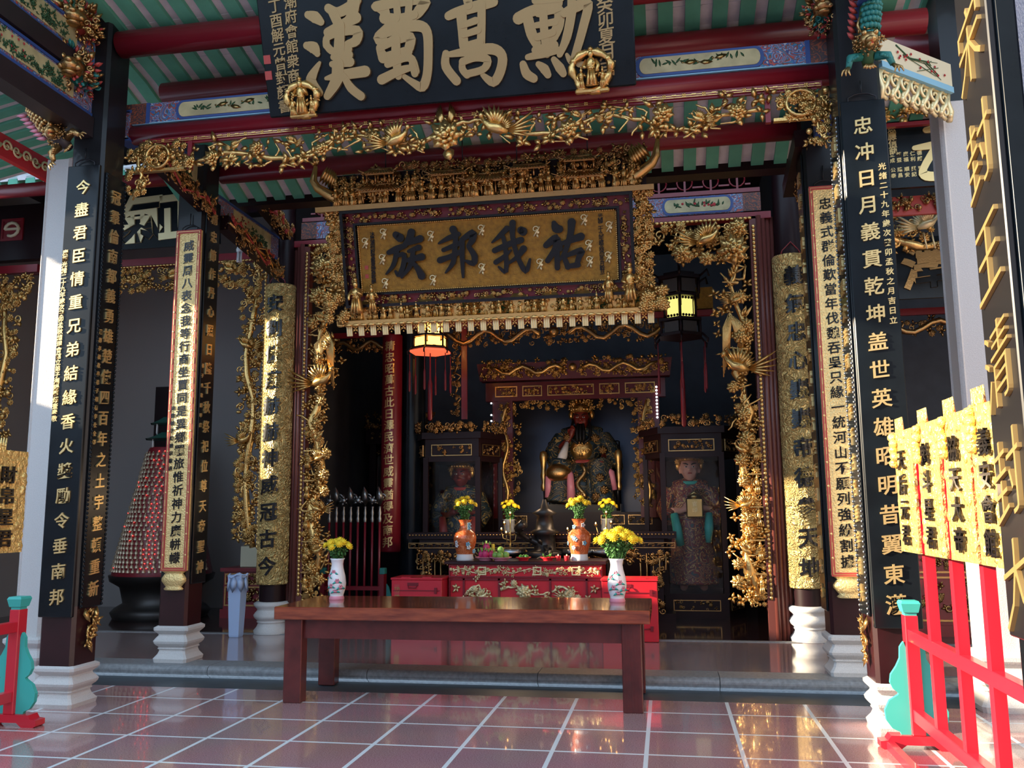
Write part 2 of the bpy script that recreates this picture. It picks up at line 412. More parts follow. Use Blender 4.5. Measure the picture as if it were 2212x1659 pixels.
def c_bird(mb, p, r, face=1, up=.5):
    p = Vector(p)
    def q(x, y, z): return p+Vector((x*face, y, z))*r
    mb.tube([q(-.5, 0, -.15), q(-.1, -.1, 0), q(.3, -.12, .12), q(.55, -.12, .35), q(.7, -.15, .6)], [.1*r, .27*r, .25*r, .13*r, .1*r], 7)
    mb.ball(q(.74, -.17, .7), .15*r, 7, 5); mb.leaf(q(.82, -.17, .72), (face, 0, -.1), (0, -1, 0), .35*r, .1*r, .3, 0)
    mb.leaf(q(.7, -.17, .82), (-face*.6, 0, 1), (0, -1, 0), .28*r, .12*r, .3, .2)
    for i in range(6):
        a = 1.0+.28*i; mb.leaf(q(.05, -.2, .1), (face*math.cos(a), -.25, math.sin(a)*1.0), (0, -1, 0), r*(1.1-.06*i), .24*r, .14, .12)
        a = 1.9+.22*i; mb.leaf(q(-.1, .05, .05), (face*math.cos(a), .1, math.sin(a)), (0, -1, 0), r*(1.0-.05*i), .2*r, .14, .1)
    for i in range(5):
        a = PI+.5-.22*i-up*.3; mb.leaf(q(-.4, 0, -.1), (face*math.cos(a), -.05, math.sin(a)), (0, -1, 0), r*(1.25+.12*i), .18*r, .14, .1)
def c_branch(mb, pts, r0, r1, knots=.25):
    P = [Vector(p) for p in pts]; out = []; k = len(P); rad = []
    for i in range(k-1):
        for t in (0, .33, .66):
            q = P[i].lerp(P[i+1], t); out.append(q+Vector((rnd(-1, 1), rnd(-1, 1), rnd(-1, 1)))*r0*.5); rad.append((r0+(r1-r0)*(i+t)/(k-1))*(1+rnd(-knots, knots)))
    out.append(P[-1]); rad.append(r1)
    mb.tube(out, rad, 6)
    return out
def c_scroll(mb, p, r, turns=1.3, th=.16, hand=1, a0=0):
    pts = []; n = int(10*turns)
    for i in range(n+1):
        t = i/n; a = a0+hand*turns*2*PI*t; rr = r*(1-.8*t); pts.append((p[0]+rr*math.cos(a), p[1], p[2]+rr*math.sin(a)))
    mb.tube(pts, [r*th*(1.1-.5*i/n) for i in range(n+1)], 5)
def c_person(mb, p, h, turn=0):
    p = Vector(p); c, s_ = math.cos(turn), math.sin(turn)
    def q(x, y, z): return p+Vector((x*c-y*s_, x*s_+y*c, z))*h
    mb.tube([q(0, 0, 0), q(0, 0, .2), q(0, 0, .42), q(0, -.02, .62), q(0, -.02, .76), q(0, -.02, .8)], [.2*h, .17*h, .12*h, .15*h, .11*h, .05*h], 7)
    mb.ball(q(0, -.04, .88), (.085*h, .085*h, .11*h), 7, 5)
    mb.leaf(q(0, -.03, .96), (0, 0, 1), (0, -1, 0), .16*h, .16*h, .4, 0)
    mb.ball(q(0, -.05, .5), (.15*h, .12*h, .05*h), 7, 4); mb.ball(q(0, -.02, .97), (.06*h, .06*h, .05*h), 6, 4)
    for k in range(3): c_leafspray(mb, q(rnd(-.22, .22), -.12, rnd(.05, .6)), .13*h, 3)
    for k in (-1, 0, 1): mb.tube([q(.07*k, -.13, .45), q(.11*k, -.2, .02)], [.03*h, .045*h], 5)
    for sd in (-1, 1):
        z = rnd(.35, .75); mb.tube([q(.13*sd, 0, .72), q(.22*sd, -.1, .55), q(.16*sd, -.22, z)], [.06*h, .06*h, .035*h], 5)
def c_bed(mb, x0, x1, z0, z1, y, r, n, rough=1):
    """a bed of knobbly relief filling a rectangle"""
    for i in range(n):
        p = (rnd(x0, x1), y+rnd(-.4, .4)*r*rough, rnd(z0, z1)); t = random.random()
        if t < .30: c_flower(mb, p, r*rnd(.6, 1))
        elif t < .62: c_leafspray(mb, p, r*rnd(.8, 1.2), 4)
        elif t < .8: c_scroll(mb, p, r*rnd(.6, .9), 1.2, .22, random.choice((-1, 1)), rnd(0, 6))
        else: mb.ball(p, (r*rnd(.3, .6), r*.5, r*rnd(.3, .6)), 6, 4)
def c_vine(mb, x0, x1, zc, amp, y, r, n, wl=1.0):
    pts = [(x0+(x1-x0)*i/n, y+rnd(-.3, .3)*r, zc+amp*math.sin(i*wl+rnd(-.3, .3))) for i in range(n+1)]
    c_branch(mb, pts, r*.28, r*.2)
    for q in pts:
        sgn = random.choice((-1, 1)); e = (q[0]+rnd(-.8, .8)*r, q[1]-r*.3, q[2]+sgn*r*rnd(.5, 1.3))
        c_leafspray(mb, e, r*rnd(.7, 1), 4)
        if random.random() < .4: c_flower(mb, (q[0]+rnd(-1, 1)*r, q[1]-.4*r, q[2]-sgn*r*.7), r*.8)
def frame_rect(mb, x0, x1, z0, z1, e, y0, y1):
    mb.box(x0, x0+e, y0, y1, z0, z1); mb.box(x1-e, x1, y0, y1, z0, z1); mb.box(x0+e, x1-e, y0, y1, z0, z0+e); mb.box(x0+e, x1-e, y0, y1, z1-e, z1)
# ------------------------------------------------------------------ setting
random.seed(7)
XC = -1.635                                       # axis of the hall
b = MB(); b.box(-12, 6.5, -8, 7.36, -.1, 0); struct('floor', b, 'tiles')
b = MB(); b.box(-12, 6.5, 7.36, 7.82, -.1, -.004); struct('trim_1', b, 'gutter')
b = MB()
for i in range(12):                               # kerb blocks with rounded nosing
    x0 = -12+i*1.55; pr = [(8.15, -.05), (8.15, .1)]+[(7.87-.05*math.sin(t*PI/10), .05+.05*math.cos(t*PI/10)) for t in range(0, 11)]+[(7.9, -.05)]
    b.prism_x(pr[::-1], x0+.003, x0+1.547)
struct('trim_2', b, 'granite_d')
b = MB(); b.box(-12, 6.5, 8.15, 9.93, -.1, .098); struct('floor', b, 'platform')
b = MB(); b.box(-12, 6.5, 9.93, 10.02, -.1, .104); struct('trim_3', b, 'granite_d')
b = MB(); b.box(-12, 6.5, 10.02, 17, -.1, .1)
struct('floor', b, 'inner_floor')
# walls
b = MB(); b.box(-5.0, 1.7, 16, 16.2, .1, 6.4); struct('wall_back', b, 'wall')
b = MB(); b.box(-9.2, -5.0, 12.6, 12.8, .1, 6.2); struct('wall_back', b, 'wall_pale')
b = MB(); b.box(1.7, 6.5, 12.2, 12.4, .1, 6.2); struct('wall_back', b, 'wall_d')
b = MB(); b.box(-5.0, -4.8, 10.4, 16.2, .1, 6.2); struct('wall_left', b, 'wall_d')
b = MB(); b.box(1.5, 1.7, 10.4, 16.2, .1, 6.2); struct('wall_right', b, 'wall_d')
b = MB(); b.box(-9.9, -9.7, -8, 4.0, 0, 3.25); b.box(-9.9, -9.7, 4.0, 7.0, 0, 3.72); b.box(-9.9, -9.7, 7.0, 13, 0, 3.4); struct('wall_left', b, 'wall_pale')  # unseen sun blocker added as a wall, stepped to set where sunlight starts
b = MB(); b.box(-9.9, -9.7, 4.0, 13, 5.85, 11.5); struct('wall_left', b, 'wall_pale')   # unseen upper wall added to block high sun; gap below lets sun in
b = MB(); b.box(-9.7, -9.2, 8.8, 13, 0, 6.2); struct('wall_left', b, 'wall_pale')  # gallery end wall, raised to keep sun off the back wall
b = MB(); b.box(6.5, 6.7, -8, 13, 0, 6); struct('wall_right', b, 'wall_pale')
b = MB(); b.box(-12, 6.7, -8.2, -8, 0, 4.2); struct('wall_front', b, 'wall_pale')
b = MB(); b.box(1.80, 2.2, 2.2, 4.55, 0, 6.5); struct('wall_right', b, 'navy')
# pavilion roof seen from below: whitewashed pans between green boards
def roof_strip(mb, x0, x1, prof, zoff, th):
    n = len(prof); vs = []
    for (y, z) in prof: vs += [(x0, y, z+zoff), (x1, y, z+zoff), (x1, y, z+zoff+th), (x0, y, z+zoff+th)]
    fs = [(3, 2, 1, 0), (4*n-4, 4*n-3, 4*n-2, 4*n-1)]
    for i in range(n-1):
        o = 4*i
        for k in range(4): fs.append((o+k, o+(k+1) % 4, o+4+(k+1) % 4, o+4+k))
    mb.add(vs, fs)
def roof(name, x0, x1, prof, step=.228, off=0):
    mb = MB(); n = int((x1-x0)/step)+1
    for i in range(n):
        a = x0+i*step
        mb.mi = 0; roof_strip(mb, a, min(a+.125, x1), prof, -.035, .06)
        mb.mi = 1
        if a+.125 < x1:                           # pans in short lengths so that their joints show
            for j in range(len(prof)-1):
                (ya, za), (yb, zb) = prof[j], prof[j+1]; k = max(1, int((yb-ya)/.22)); o = (i*.37) % 1*.08
                for q in range(k):
                    t0, t1 = q/k, (q+1)/k
                    roof_strip(mb, a+.118, min(a+step+.007, x1), [(ya+(yb-ya)*t0, za+(zb-za)*t0+.004*(q % 2)+o*.1), (ya+(yb-ya)*t1-.004, za+(zb-za)*t1+.004*(q % 2)+o*.1)], 0, .05)
    o = mb.build(name, ['green', 'white_pan']); o['kind'] = 'structure'; return o
roof('ceiling', -5.4, 2.1, [(4.7, 6.17), (6.55, 5.80), (7.25, 5.66), (8.4, 5.28), (8.95, 5.06)])
roof('ceiling', 2.1, 5.5, [(6.4, 6.1), (8.2, 5.72), (9.0, 5.4)])
roof('ceiling', -9.7, -4.95, [(8.6, 5.35), (9.4, 5.75), (10.4, 6.05)])
b = MB(); b.box(-9.7, 6.5, 9.0, 17, 6.2, 6.3); struct('ceiling', b, 'maroon_dark')
# small sunlit slope of the left gallery: boards run across
b = MB(); 
for i in range(14):
    y = 5.55+i*.2
    b.mi = 0; b.add([(-9.0, y, 4.89), (-5.35, y, 5.62), (-5.35, y+.11, 5.62), (-9.0, y+.11, 4.89), (-9.0, y, 4.93), (-5.35, y, 5.66), (-5.35, y+.11, 5.66), (-9.0, y+.11, 4.93)], [(0,3,2,1),(4,5,6,7),(0,1,5,4),(1,2,6,5),(2,3,7,6),(3,0,4,7)])
    b.mi = 1; b.add([(-9.0, y+.1, 4.92), (-5.35, y+.1, 5.65), (-5.35, y+.205, 5.65), (-9.0, y+.205, 4.92), (-9.0, y+.1, 4.95), (-5.35, y+.1, 5.68), (-5.35, y+.205, 5.68), (-9.0, y+.205, 4.95)], [(0,3,2,1),(4,5,6,7),(0,1,5,4),(1,2,6,5),(2,3,7,6),(3,0,4,7)])
o = b.build('ceiling', ['green', 'white_pan']); o['kind'] = 'structure'
# round purlins
def purlin(x0, x1, y, z, r, label, mat='red'):
    b = MB(); T = Matrix.Translation((0, y, z))
    b.T = T; b.tube([(x0, 0, 0), (x1, 0, 0)], r, 20); b.T = Matrix.Identity(4)
    o = b.build('roof_beam', mat); tag(o, label, 'beam', 'round red roof beams'); return o
purlin(-4.62, 2.0, 6.55, 5.62, .115, 'upper round red roof beam above the large black signboard')
purlin(-4.62, 2.25, 7.25, 5.50, .105, 'round red roof beam just above the blue painted beam')
purlin(-4.6, 1.4, 8.35, 5.12, .10, 'round red roof beam behind the gilded openwork frieze')
purlin(2.0, 4.9, 7.9, 5.60, .12, 'round red roof beam over the right gallery')
purlin(-9.0, -5.1, 8.9, 5.38, .10, 'round red roof beam over the left gallery')
b = MB(); b.box(-4.95, 2.1, 8.95, 9.15, 4.98, 5.12); tag(b.build('eave_beam', 'maroon_dark'), 'black square beam at the low end of the striped roof', 'beam')
# ------------------------------------------------------------------ columns
def pedestal_profile(h, r):
    return [(r*1.0, 0), (r*1.04, h*.10), (r*.86, h*.22), (r*.80, h*.30), (r*.80, h*.34), (r*.86, h*.36), (r*.86, h*.38), (r*.82, h*.40), (r*.86, h*.43),
            (r*.96, h*.47), (r*1.03, h*.52), (r*1.06, h*.58), (r*.96, h*.66), (r*.86, h*.72), (r*.84, h*.76), (r*1.0, h*.84), (r*1.06, h*.88), (r*1.06, h*.95), (r*.9, h)]
def square_ped(b, h, r):                          # moulded square base with clipped corners
    pf = pedestal_profile(h, r); vs = []; fs = []; c = .12
    for rr, z in pf:
        k = rr*c
        vs += [(-rr+k, -rr, z), (rr-k, -rr, z), (rr, -rr+k, z), (rr, rr-k, z), (rr-k, rr, z), (-rr+k, rr, z), (-rr, rr-k, z), (-rr, -rr+k, z)]
    for i in range(len(pf)-1):
        for k in range(8): fs.append((i*8+k, i*8+(k+1) % 8, i*8+8+(k+1) % 8, i*8+8+k))
    fs += [tuple(range(7, -1, -1)), tuple(range(len(pf)*8-8, len(pf)*8))]
    b.add(vs, fs)
def square_column(label, x, y, z0, z1, half, ph, pr, mat='maroon'):
    t = thing('column', label, 'column', (x, y, z0))
    b = MB(); square_ped(b, ph, pr); part('pedestal', b, 'granite', t, 'pale carved granite pedestal')
    b = MB(); k = half*.17; h = half
    b.prism_z([(-h+k, -h), (h-k, -h), (h, -h+k), (h, h-k), (h-k, h), (-h+k, h), (-h, h-k), (-h, -h+k)], ph, .78)
    part('lower_shaft', b, mat, t, 'maroon foot of the shaft')
    b = MB(); b.prism_z([(-h+k, -h), (h-k, -h), (h, -h+k), (h, h-k), (h-k, h), (-h+k, h), (-h, h-k), (-h, -h+k)], .78, z1-z0)
    part('shaft', b, 'black_satin', t, 'black lacquered shaft'); return t
square_column('front left square maroon column behind the black couplet', -4.81, 6.60, 0, 6.1, .155, .32, .172)
square_column('front right square maroon column behind the tall black couplet', 1.53, 6.68, 0, 6.1, .155, .32, .172)
square_column('second left square column standing on the step with a gilt couplet', -4.72, 8.12, .1, 5.3, .15, .34, .17)
square_column('second right square column on the step half hidden by the black couplet', 1.50, 8.17, .1, 5.3, .15, .34, .17)
def round_column(label, x, y, z0, z1, r, ph, pr, mat='maroon_dark', pmat='granite'):
    t = thing('column', label, 'column', (x, y, z0))
    b = MB(); b.lathe(pedestal_profile(ph, pr), 28); part('pedestal', b, pmat, t, 'round carved granite pedestal')
    b = MB(); b.lathe([(r, ph), (r, z1-z0)], 24); part('shaft', b, mat, t); return t
round_column('round dark column left of the carved doorway', -4.66, 10.05, .1, 5.6, .15, .37, .20)
round_column('round dark column right of the carved doorway', 1.48, 10.10, .1, 5.6, .15, .37, .20)
round_column('round black inner column beside the red lacquer couplet', -3.62, 12.35, .1, 6.2, .19, .3, .24, 'black')
def granite_post(label, x, y, ztop, half=.14):
    t = thing('granite_post', label, 'column', (x, y, 0))
    b = MB(); square_ped(b, .42, half*1.35); part('pedestal', b, 'granite', t)
    b = MB(); k = half*.2; h = half; g = .012
    b.prism_z([(-h+k, -h), (-h+k+.015, -h+g), (h-k-.015, -h+g), (h-k, -h), (h-g, -h+k*.5), (h, -h+k), (h-g, -h+k+.015), (h-g, h-k-.015), (h, h-k), (h-k, h), (-h+k, h), (-h, h-k), (-h+g, h-k-.015), (-h+g, -h+k+.015), (-h, -h+k), (-h+g, -h+k*.5)], .42, ztop)
    part('shaft', b, 'granite', t); return t
granite_post('pale granite post at the far left, sunlit at its top', -5.74, 7.42, 4.95)
granite_post('pale granite post on the right behind the red rack', 2.45, 7.42, 4.80)
b = MB(); b.box(-.13, .13, -.13, .13, 0, 1.3); o = b.build('short_post', 'black_satin'); o.location = (2.50, 7.45, 4.80); tag(o, 'short black wooden post standing on top of the right granite post', 'post')
granite_post('pale granite post at the back of the left gallery', -8.45, 9.2, 5.4)
# ------------------------------------------------------------------ couplet boards
def flat_board(name, label, x, y, z0, z1, wd, rz, text, mats, size, tsx=1.0, tdx=0, small=None, th=.035, bead=False, border=None, thick=.012, bold=.013, cat='couplet board'):
    """hanging board; local origin at bottom centre of its back, facing local -y"""
    t = thing(name, label, cat, (x, y, z0), rz); h = z1-z0; hw = wd/2
    b = MB(); b.box(-hw, hw, -th, 0, 0, h, .006); part('board', b, mats[0], t)
    fy = -th
    if border:
        b = MB(); e = .032
        for (a0, a1, c0, c1) in ((-hw, -hw+e, 0, h), (hw-e, hw, 0, h), (-hw+e, hw-e, h-e, h), (-hw+e, hw-e, 0, e)): b.box(a0, a1, -th-.008, -th+.002, c0, c1)
        f = part('frame', b, 'dial', t, 'red border strip'); b = MB(); n = int(h/.1); frame_rect(b, -hw+.013, hw-.013, .013, h-.013, .004, -th-.010, -th)
        for i in range(n):
            z = (i+.5)*h/n
            for sx in (-hw+e/2, hw-e/2):
                if i % 2: b.ball((sx, -th-.008, z), (.011, .006, .014), 6, 4)
                else: b.box(sx-.004, sx+.004, -th-.012, -th-.006, z-.03, z+.03)
        part('gilt_studs', b, 'gold_paint', f)
    if bead:
        n = int(h/.035)
        for sx in (-hw+.008, hw-.008):
            b = MB()
            for i in range(n): b.ball((sx, -th-.002, (i+.5)*h/n), (.010, .010, .013), 5, 4)
            part('beaded_edge', b, mats[2] if len(mats) > 2 else mats[0], t)
    if text:
        m_ = .05*h if h < 2 else .10; column_chars(t, mats[1], text, tdx, fy, h-m_, m_*.6, size, bold, thick, tsx)
    if small:
        s, sx_, zt, zb, ss = small; b = MB(); column_text(b, s, sx_, fy, zt, zb, ss, .022, .006); part('small_lettering', b, mats[1], t)
    return t
def hanger(t, h, hw, drop=.10, name='hanger', mat='wire'):
    b = MB(); b.tube([(-hw*.6, -.02, h-.03), (-hw*.62, -.02, h+.03), (-hw*.3, -.02, h+.055), (0, -.02, h+.06), (hw*.3, -.02, h+.055), (hw*.62, -.02, h+.03), (hw*.6, -.02, h-.03)], .006, 5)
    b.tube([(0, -.02, h+.06), (0, -.02, h+.06+drop)], .005, 5); part(name, b, mat, t)
t = flat_board('couplet_board', 'tall black couplet board with gold characters on the front left column, top sunlit', -4.805, 6.44, .70, 4.46, .30, 0,
               '今盡君臣情重兄弟結緣香火獎勵令垂南邦', ('black', 'gold_paint'), .132, 1.0, .015, ('廣肇光緒二十九年歲次癸卯孟秋總理會館立弟子潮陽鄭炳奎奉敬', -.115, 3.02, 1.56, .052))
hanger(t, 3.76, .15)
t = flat_board('couplet_board', 'tall black couplet board on the front right column with a small dated column of writing', 1.535, 6.52, .69, 4.50, .315, 0,
               '忠冲日月義貫乾坤盖世英雄昭明昔翼東漢', ('black', 'gold_paint'), .14, 1.0, -.01, ('光緒二十九年歲次癸卯孟秋之月吉日立', .105, 3.32, 2.1, .055))
hanger(t, 3.81, .16)
t = flat_board('couplet_board', 'narrow black board with beaded edge facing inward on the front left column', -4.655, 6.62, .76, 4.42, .27, PI/2,
               '冠羣倫南都義勇雄楚使四百年之土宇整頓重新', ('black', 'gold_paint', 'black'), .13, 1.0, .0, ('漢壽亭侯敬奉弟子順德李仕全鄧', -.1, 2.3, 1.3, .045), th=.02, bead=True)
b = MB(); random.seed(3)
for i in range(8): c_leafspray(b, (rnd(-.09, .09)*(1-i*.07), -.03, -.04-.035*i), .055, 4)
c_scroll(b, (0, -.03, -.2), .07); c_scroll(b, (.05, -.03, -.1), .05, hand=-1); b.leaf((0, -.02, -.24), (0, 0, -1), (0, -1, 0), .12, .07); b.leaf((-.08, -.02, 0), (.3, 0, -1), (0, -1, 0), .12, .07); b.leaf((.08, -.02, 0), (-.3, 0, -1), (0, -1, 0), .12, .07)
part('carved_pendant', b, 'gold', t, 'gilded leafy pendant under the board')
t = flat_board('couplet_board', 'narrow black board with beaded edge seen edge on at the front right column', 1.375, 6.68, .76, 4.42, .27, -PI/2,
               '精忠貫日義薄雲天浩氣長存千古名垂宇宙光', ('black', 'gold_paint', 'pewter'), .13, 1.0, 0, th=.02, bead=True)
b = MB()
for i in range(8): c_leafspray(b, (rnd(-.09, .09)*(1-i*.07), -.03, -.04-.035*i), .055, 4)
c_scroll(b, (0, -.03, -.2), .07); b.leaf((-.08, -.02, 0), (.3, 0, -1), (0, -1, 0), .12, .07); b.leaf((.08, -.02, 0), (-.3, 0, -1), (0, -1, 0), .12, .07); b.leaf((0, -.02, -.24), (0, 0, -1), (0, -1, 0), .12, .07)
part('carved_pendant', b, 'gold', t, 'gilded leafy pendant under the board')
def lotus(t, w_):
    b = MB(); b.lathe([(w_*.34, 0), (w_*.38, .012), (w_*.3, .03), (w_*.36, .05), (w_*.47, .085), (w_*.47, .11), (w_*.38, .145), (w_*.34, .155), (w_*.44, .175), (w_*.5, .18)], 20, 0, -.02, sy=.45)
    b.T = Matrix.Identity(4); o = part('lotus_foot', b, 'gold_fine', t, 'gilt lotus shaped foot'); o.location = (0, 0, -.18)
t = flat_board('couplet_board', 'sunlit gilt couplet board with red border on the second left column', -4.70, 7.965, .96, 4.37, .27, 0,
               '威靈周八表念我等行商坐賈同是異鄉羈旅惟祈神力廣帡幪', ('gold_fine', 'ink'), .115, 1.0, .005, ('沐恩弟子陳裕宗敬送', -.085, 1.62, .95, .045), border=True, thick=.006)
lotus(t, .27); hanger(t, 3.41, .135, .12)
t = flat_board('couplet_board', 'gilt couplet board with red border at the second right column', 1.51, 8.015, .93, 4.40, .27, 0,
               '忠義式群倫歎當年伐魏吞吳只緣一統河山不願列強紛割據', ('gold_fine', 'ink'), .115, 1.0, .0, border=True, thick=.006)
lotus(t, .27); hanger(t, 3.47, .135, .14)
t = flat_board('couplet_board', 'narrow black board with gold writing facing inward on the second left column', -4.57, 8.14, .83, 4.75, .27, PI/2,
               '精忠節作丹心照日隆千秋祭祀位尊天帝聖神', ('black', 'gold_paint'), .13, 1.0, 0, ('弟子吳敬酬叩謝', -.1, 2.2, 1.5, .045), th=.02)
t = flat_board('couplet_board', 'narrow black board facing inward on the second right column', 1.35, 8.19, .63, 4.75, .27, -PI/2,
               '聖德英靈千載義氣凌霄萬古馨香日月同光永', ('black', 'gold_paint'), .13, 1.0, 0, th=.02)
def half_round_board(label, x, y, z0, z1, r, text, mats, size, bold=.03, arc=PI, cat='couplet board', knot=True, thick=.012):
    t = thing('half_round_couplet', label, cat, (x, y, z0)); h = z1-z0; b = MB(); n = 22; vs = []; fs = []
    for z in (0, .02, h-.02, h):
        e = .01 if z in (0, h) else 0
        for k in range(n+1):
            a = PI+arc*k/n; vs.append(((r-e)*math.cos(a), (r-e)*math.sin(a), z))
        for k in range(n+1):
            a = PI+arc*(n-k)/n; vs.append(((r-.03)*math.cos(a), (r-.03)*math.sin(a), z))
    q = 2*(n+1)
    for i in range(3):
        for k in range(q): fs.append((i*q+k, i*q+(k+1) % q, (i+1)*q+(k+1) % q, (i+1)*q+k))
    for k in range(n): fs += [(k, q-1-k, q-2-k, k+1), (3*q+k, 3*q+k+1, 4*q-2-k, 4*q-1-k)]
    b.add(vs, fs, True); part('board', b, mats[0], t)
    column_chars(t, mats[1], text, .012 if x > 0 else 0, 0, h-.10, .06, size, bold, thick, surf=lambda xx: -math.sqrt(max(0, r*r-xx*xx)))
    if knot:
        b = MB(); b.tube([(-r*.6, -r*.7, h-.03), (-r*.45, -r*.6, h+.05), (0, -r*.9, h+.13), (r*.45, -r*.6, h+.05), (r*.6, -r*.7, h-.03)], .008, 6); part('cord', b, 'red', t, 'dark red hanging cord')
    return t
half_round_board('gold half-round couplet on the round column left of the doorway', -4.66, 10.05, .67, 4.32, .195, '安劉佐漢赫赫神威冠古今', ('gold_lump', 'ink'), .225, .022)
half_round_board('gold half-round couplet on the round column right of the doorway', 1.48, 10.10, .66, 4.35, .195, '義氣忠心巍巍帝德參天地', ('gold_lump', 'ink'), .225, .022)
half_round_board('dark red half-round couplet with gold writing inside the hall', -3.86, 12.12, .95, 4.07, .15, '精忠昭萬古此日澤民濟世威靈猶得及南邦', ('red', 'gold_paint'), .155, .015, thick=.006)
# ------------------------------------------------------------------ front beam, frieze, signboards
random.seed(11)
XL, XR = -4.655, 1.375
def hit(o, px, py):                               # where the sight line of a pixel meets the local plane y=0 of an object
    mw = Matrix.LocRotScale(o.location, o.rotation_euler, None); inv = mw.inverted()
    d = FWD+RGT*((px-1106)/F_PX)-UPV*((py-829.5)/F_PX)
    e = inv @ EYE; dl = inv.to_3x3() @ d; q = e+dl*(-e.y/dl.y); return (q.x, q.z)
def stadium(cx, cz, hw, hh, n=8, waist=.0):
    pts = []
    for k in range(n+1): a = -PI/2+PI*k/n; pts.append((cx+hw-hh*.7+hh*.7*math.cos(a), cz+hh*math.sin(a)))
    for k in range(n+1): a = PI/2+PI*k/n; pts.append((cx-hw+hh*.7+hh*.7*math.cos(a), cz+hh*math.sin(a)))
    return pts
def cartouche(t, cx, cz, hw, hh, y, kind, name='cartouche', n=26, mat='cream'):
    b = MB(); b.prism(stadium(cx, cz, hw+.03, hh+.022), y-.006, y+.01); f = part(name, b, 'navy_flat', t, 'blue rimmed cartouche')
    b = MB(); b.prism(stadium(cx, cz, hw, hh), y-.011, y); part('panel', b, 'parchment', f, 'cream painted panel')
    b = MB(); yy = y-.0125                        # painting of weeds and fish or flowers
    for i in range(n):
        a = rnd(-.75, .75)*hw; p = (cx+a, yy, cz-hh*.4+rnd(0, .5)*hh); an = rnd(.2, 2.9)
        b.leaf(p, (math.cos(an), 0, math.sin(an)), (0, -1, 0), hh*rnd(.6, 1.1), hh*.26, .05, 0)
    g = part('painted_plants', b, 'leaf_d', t)
    b = MB()
    for i in range(3 if kind == 'fish' else 9):
        x = cx+(i-1)*hw*.25 if kind == 'fish' else cx+rnd(-.6, .6)*hw; z = cz+rnd(-.25, .3)*hh
        if kind == 'fish': b.leaf((x, yy-.002, z), (1, 0, rnd(-.3, .3)), (0, -1, 0), hh*1.6, hh*.6, .05, 0); b.leaf((x, yy-.002, z), (-1, 0, .5), (0, -1, 0), hh*.4, hh*.25, .05, 0)
        else:
            for k in range(5): a = k*1.257; b.leaf((x, yy-.002, z), (math.cos(a), 0, math.sin(a)), (0, -1, 0), hh*.24, hh*.16, .05, 0)
    part('painted_fish' if kind == 'fish' else 'painted_blossoms', b, 'brass' if kind == 'fish' else 'paper', t)
t = thing('painted_beam', 'blue scroll painted beam with fish cartouches behind the large black sign', 'beam', (XC, 6.90, 5.00))
hw = (XR-XL)/2
b = MB(); b.box(-hw-.13, hw+.13, -.08, .08, 0, .19); part('beam', b, 'painted', t)
for sx in (-1, 1):
    b = MB(); b.box(sx*(hw-.0)-.13, sx*(hw-.0)+.13, -.086, .086, -.003, .193); part('end_band', b, 'painted_red', t)
    b = MB(); b.box(sx*(hw-.15)-.018, sx*(hw-.15)+.018, -.086, .086, -.003, .193); part('blue_band', b, 'navy_flat', t)
b = MB(); b.box(-hw, hw, -.085, .085, -.006, .004); part('edge_strip', b, 'sky_blue', t)
for cx in (-2.06, 2.02): cartouche(t, cx, .097, .50 if cx < 0 else .48, .068, -.082, 'fish')
t = thing('red_beam', 'round-fronted crimson beam with a gilt studded strip carrying the large sign', 'beam', (XC, 6.88, 4.88))
b = MB(); b.tube([(-hw-.02, 0, .04), (hw+.02, 0, .04)], .085, 18); part('beam', b, 'red', t)
b = MB(); b.box(-hw+.12, hw-.06, -.075, -.03, -.085, -.04); part('studded_strip', b, 'red', t)
b = MB(); n = 74; b.box(-hw+.13, hw-.07, -.078, -.074, -.083, -.078); b.box(-hw+.13, hw-.07, -.0765, -.075, -.066, -.060)
for i in range(n):
    x = -hw+.16+(2*hw-.26)*i/(n-1)
    if i % 2: b.box(x-.018, x+.018, -.082, -.072, -.068, -.058)
    else:
        for k in range(4): b.ball((x+.011*math.cos(k*PI/2+PI/4), -.076, -.063+.011*math.sin(k*PI/2+PI/4)), (.009, .006, .009), 5, 4)
part('gilt_studs', b, 'gold', t)
# gilded openwork frieze hanging under the beam
t = thing('openwork_frieze', 'long gilded openwork frieze of branches, peonies and birds between the front columns', 'carving', (XC, 6.83, 4.80))
b = MB(); b.box(-hw+.1, hw-.1, -.012, .012, -.022, .0)
for x in (-hw+.58, hw-.48): b.box(x-.02, x+.02, -.02, .02, -.27, 0)
part('red_frame', b, 'red', t, 'red rail and uprights')
b = MB(); k = 26; pts = []
for i in range(k+1): pts.append((-hw+.62+(2*hw-1.14)*i/k, rnd(-.02, .0), -.16+.07*math.sin(i*1.05)+rnd(-.02, .02)-.05*math.cos(i/k*2*PI)))
br = c_branch(b, pts, .022, .018)
for q in pts[1:-1]:
    for sgn in (-1, 1):
        e = [Vector(q), Vector(q)+Vector((rnd(-.08, .08), -.02, sgn*rnd(.05, .09))), Vector(q)+Vector((rnd(-.16, .16), -.02, sgn*rnd(.09, .15)))]
        e[-1].z = max(-.30, min(-.03, e[-1].z)); c_branch(b, e, .011, .007)
part('branch', b, 'gold', t)
b = MB()
for q in pts:
    for j in range(4):
        p = (q[0]+rnd(-.11, .11), -.03, max(-.31, min(-.035, q[2]+rnd(-.13, .13)))); c_leafspray(b, p, rnd(.06, .10), random.choice((2, 3, 3)))
part('leaves', b, 'gold', t)
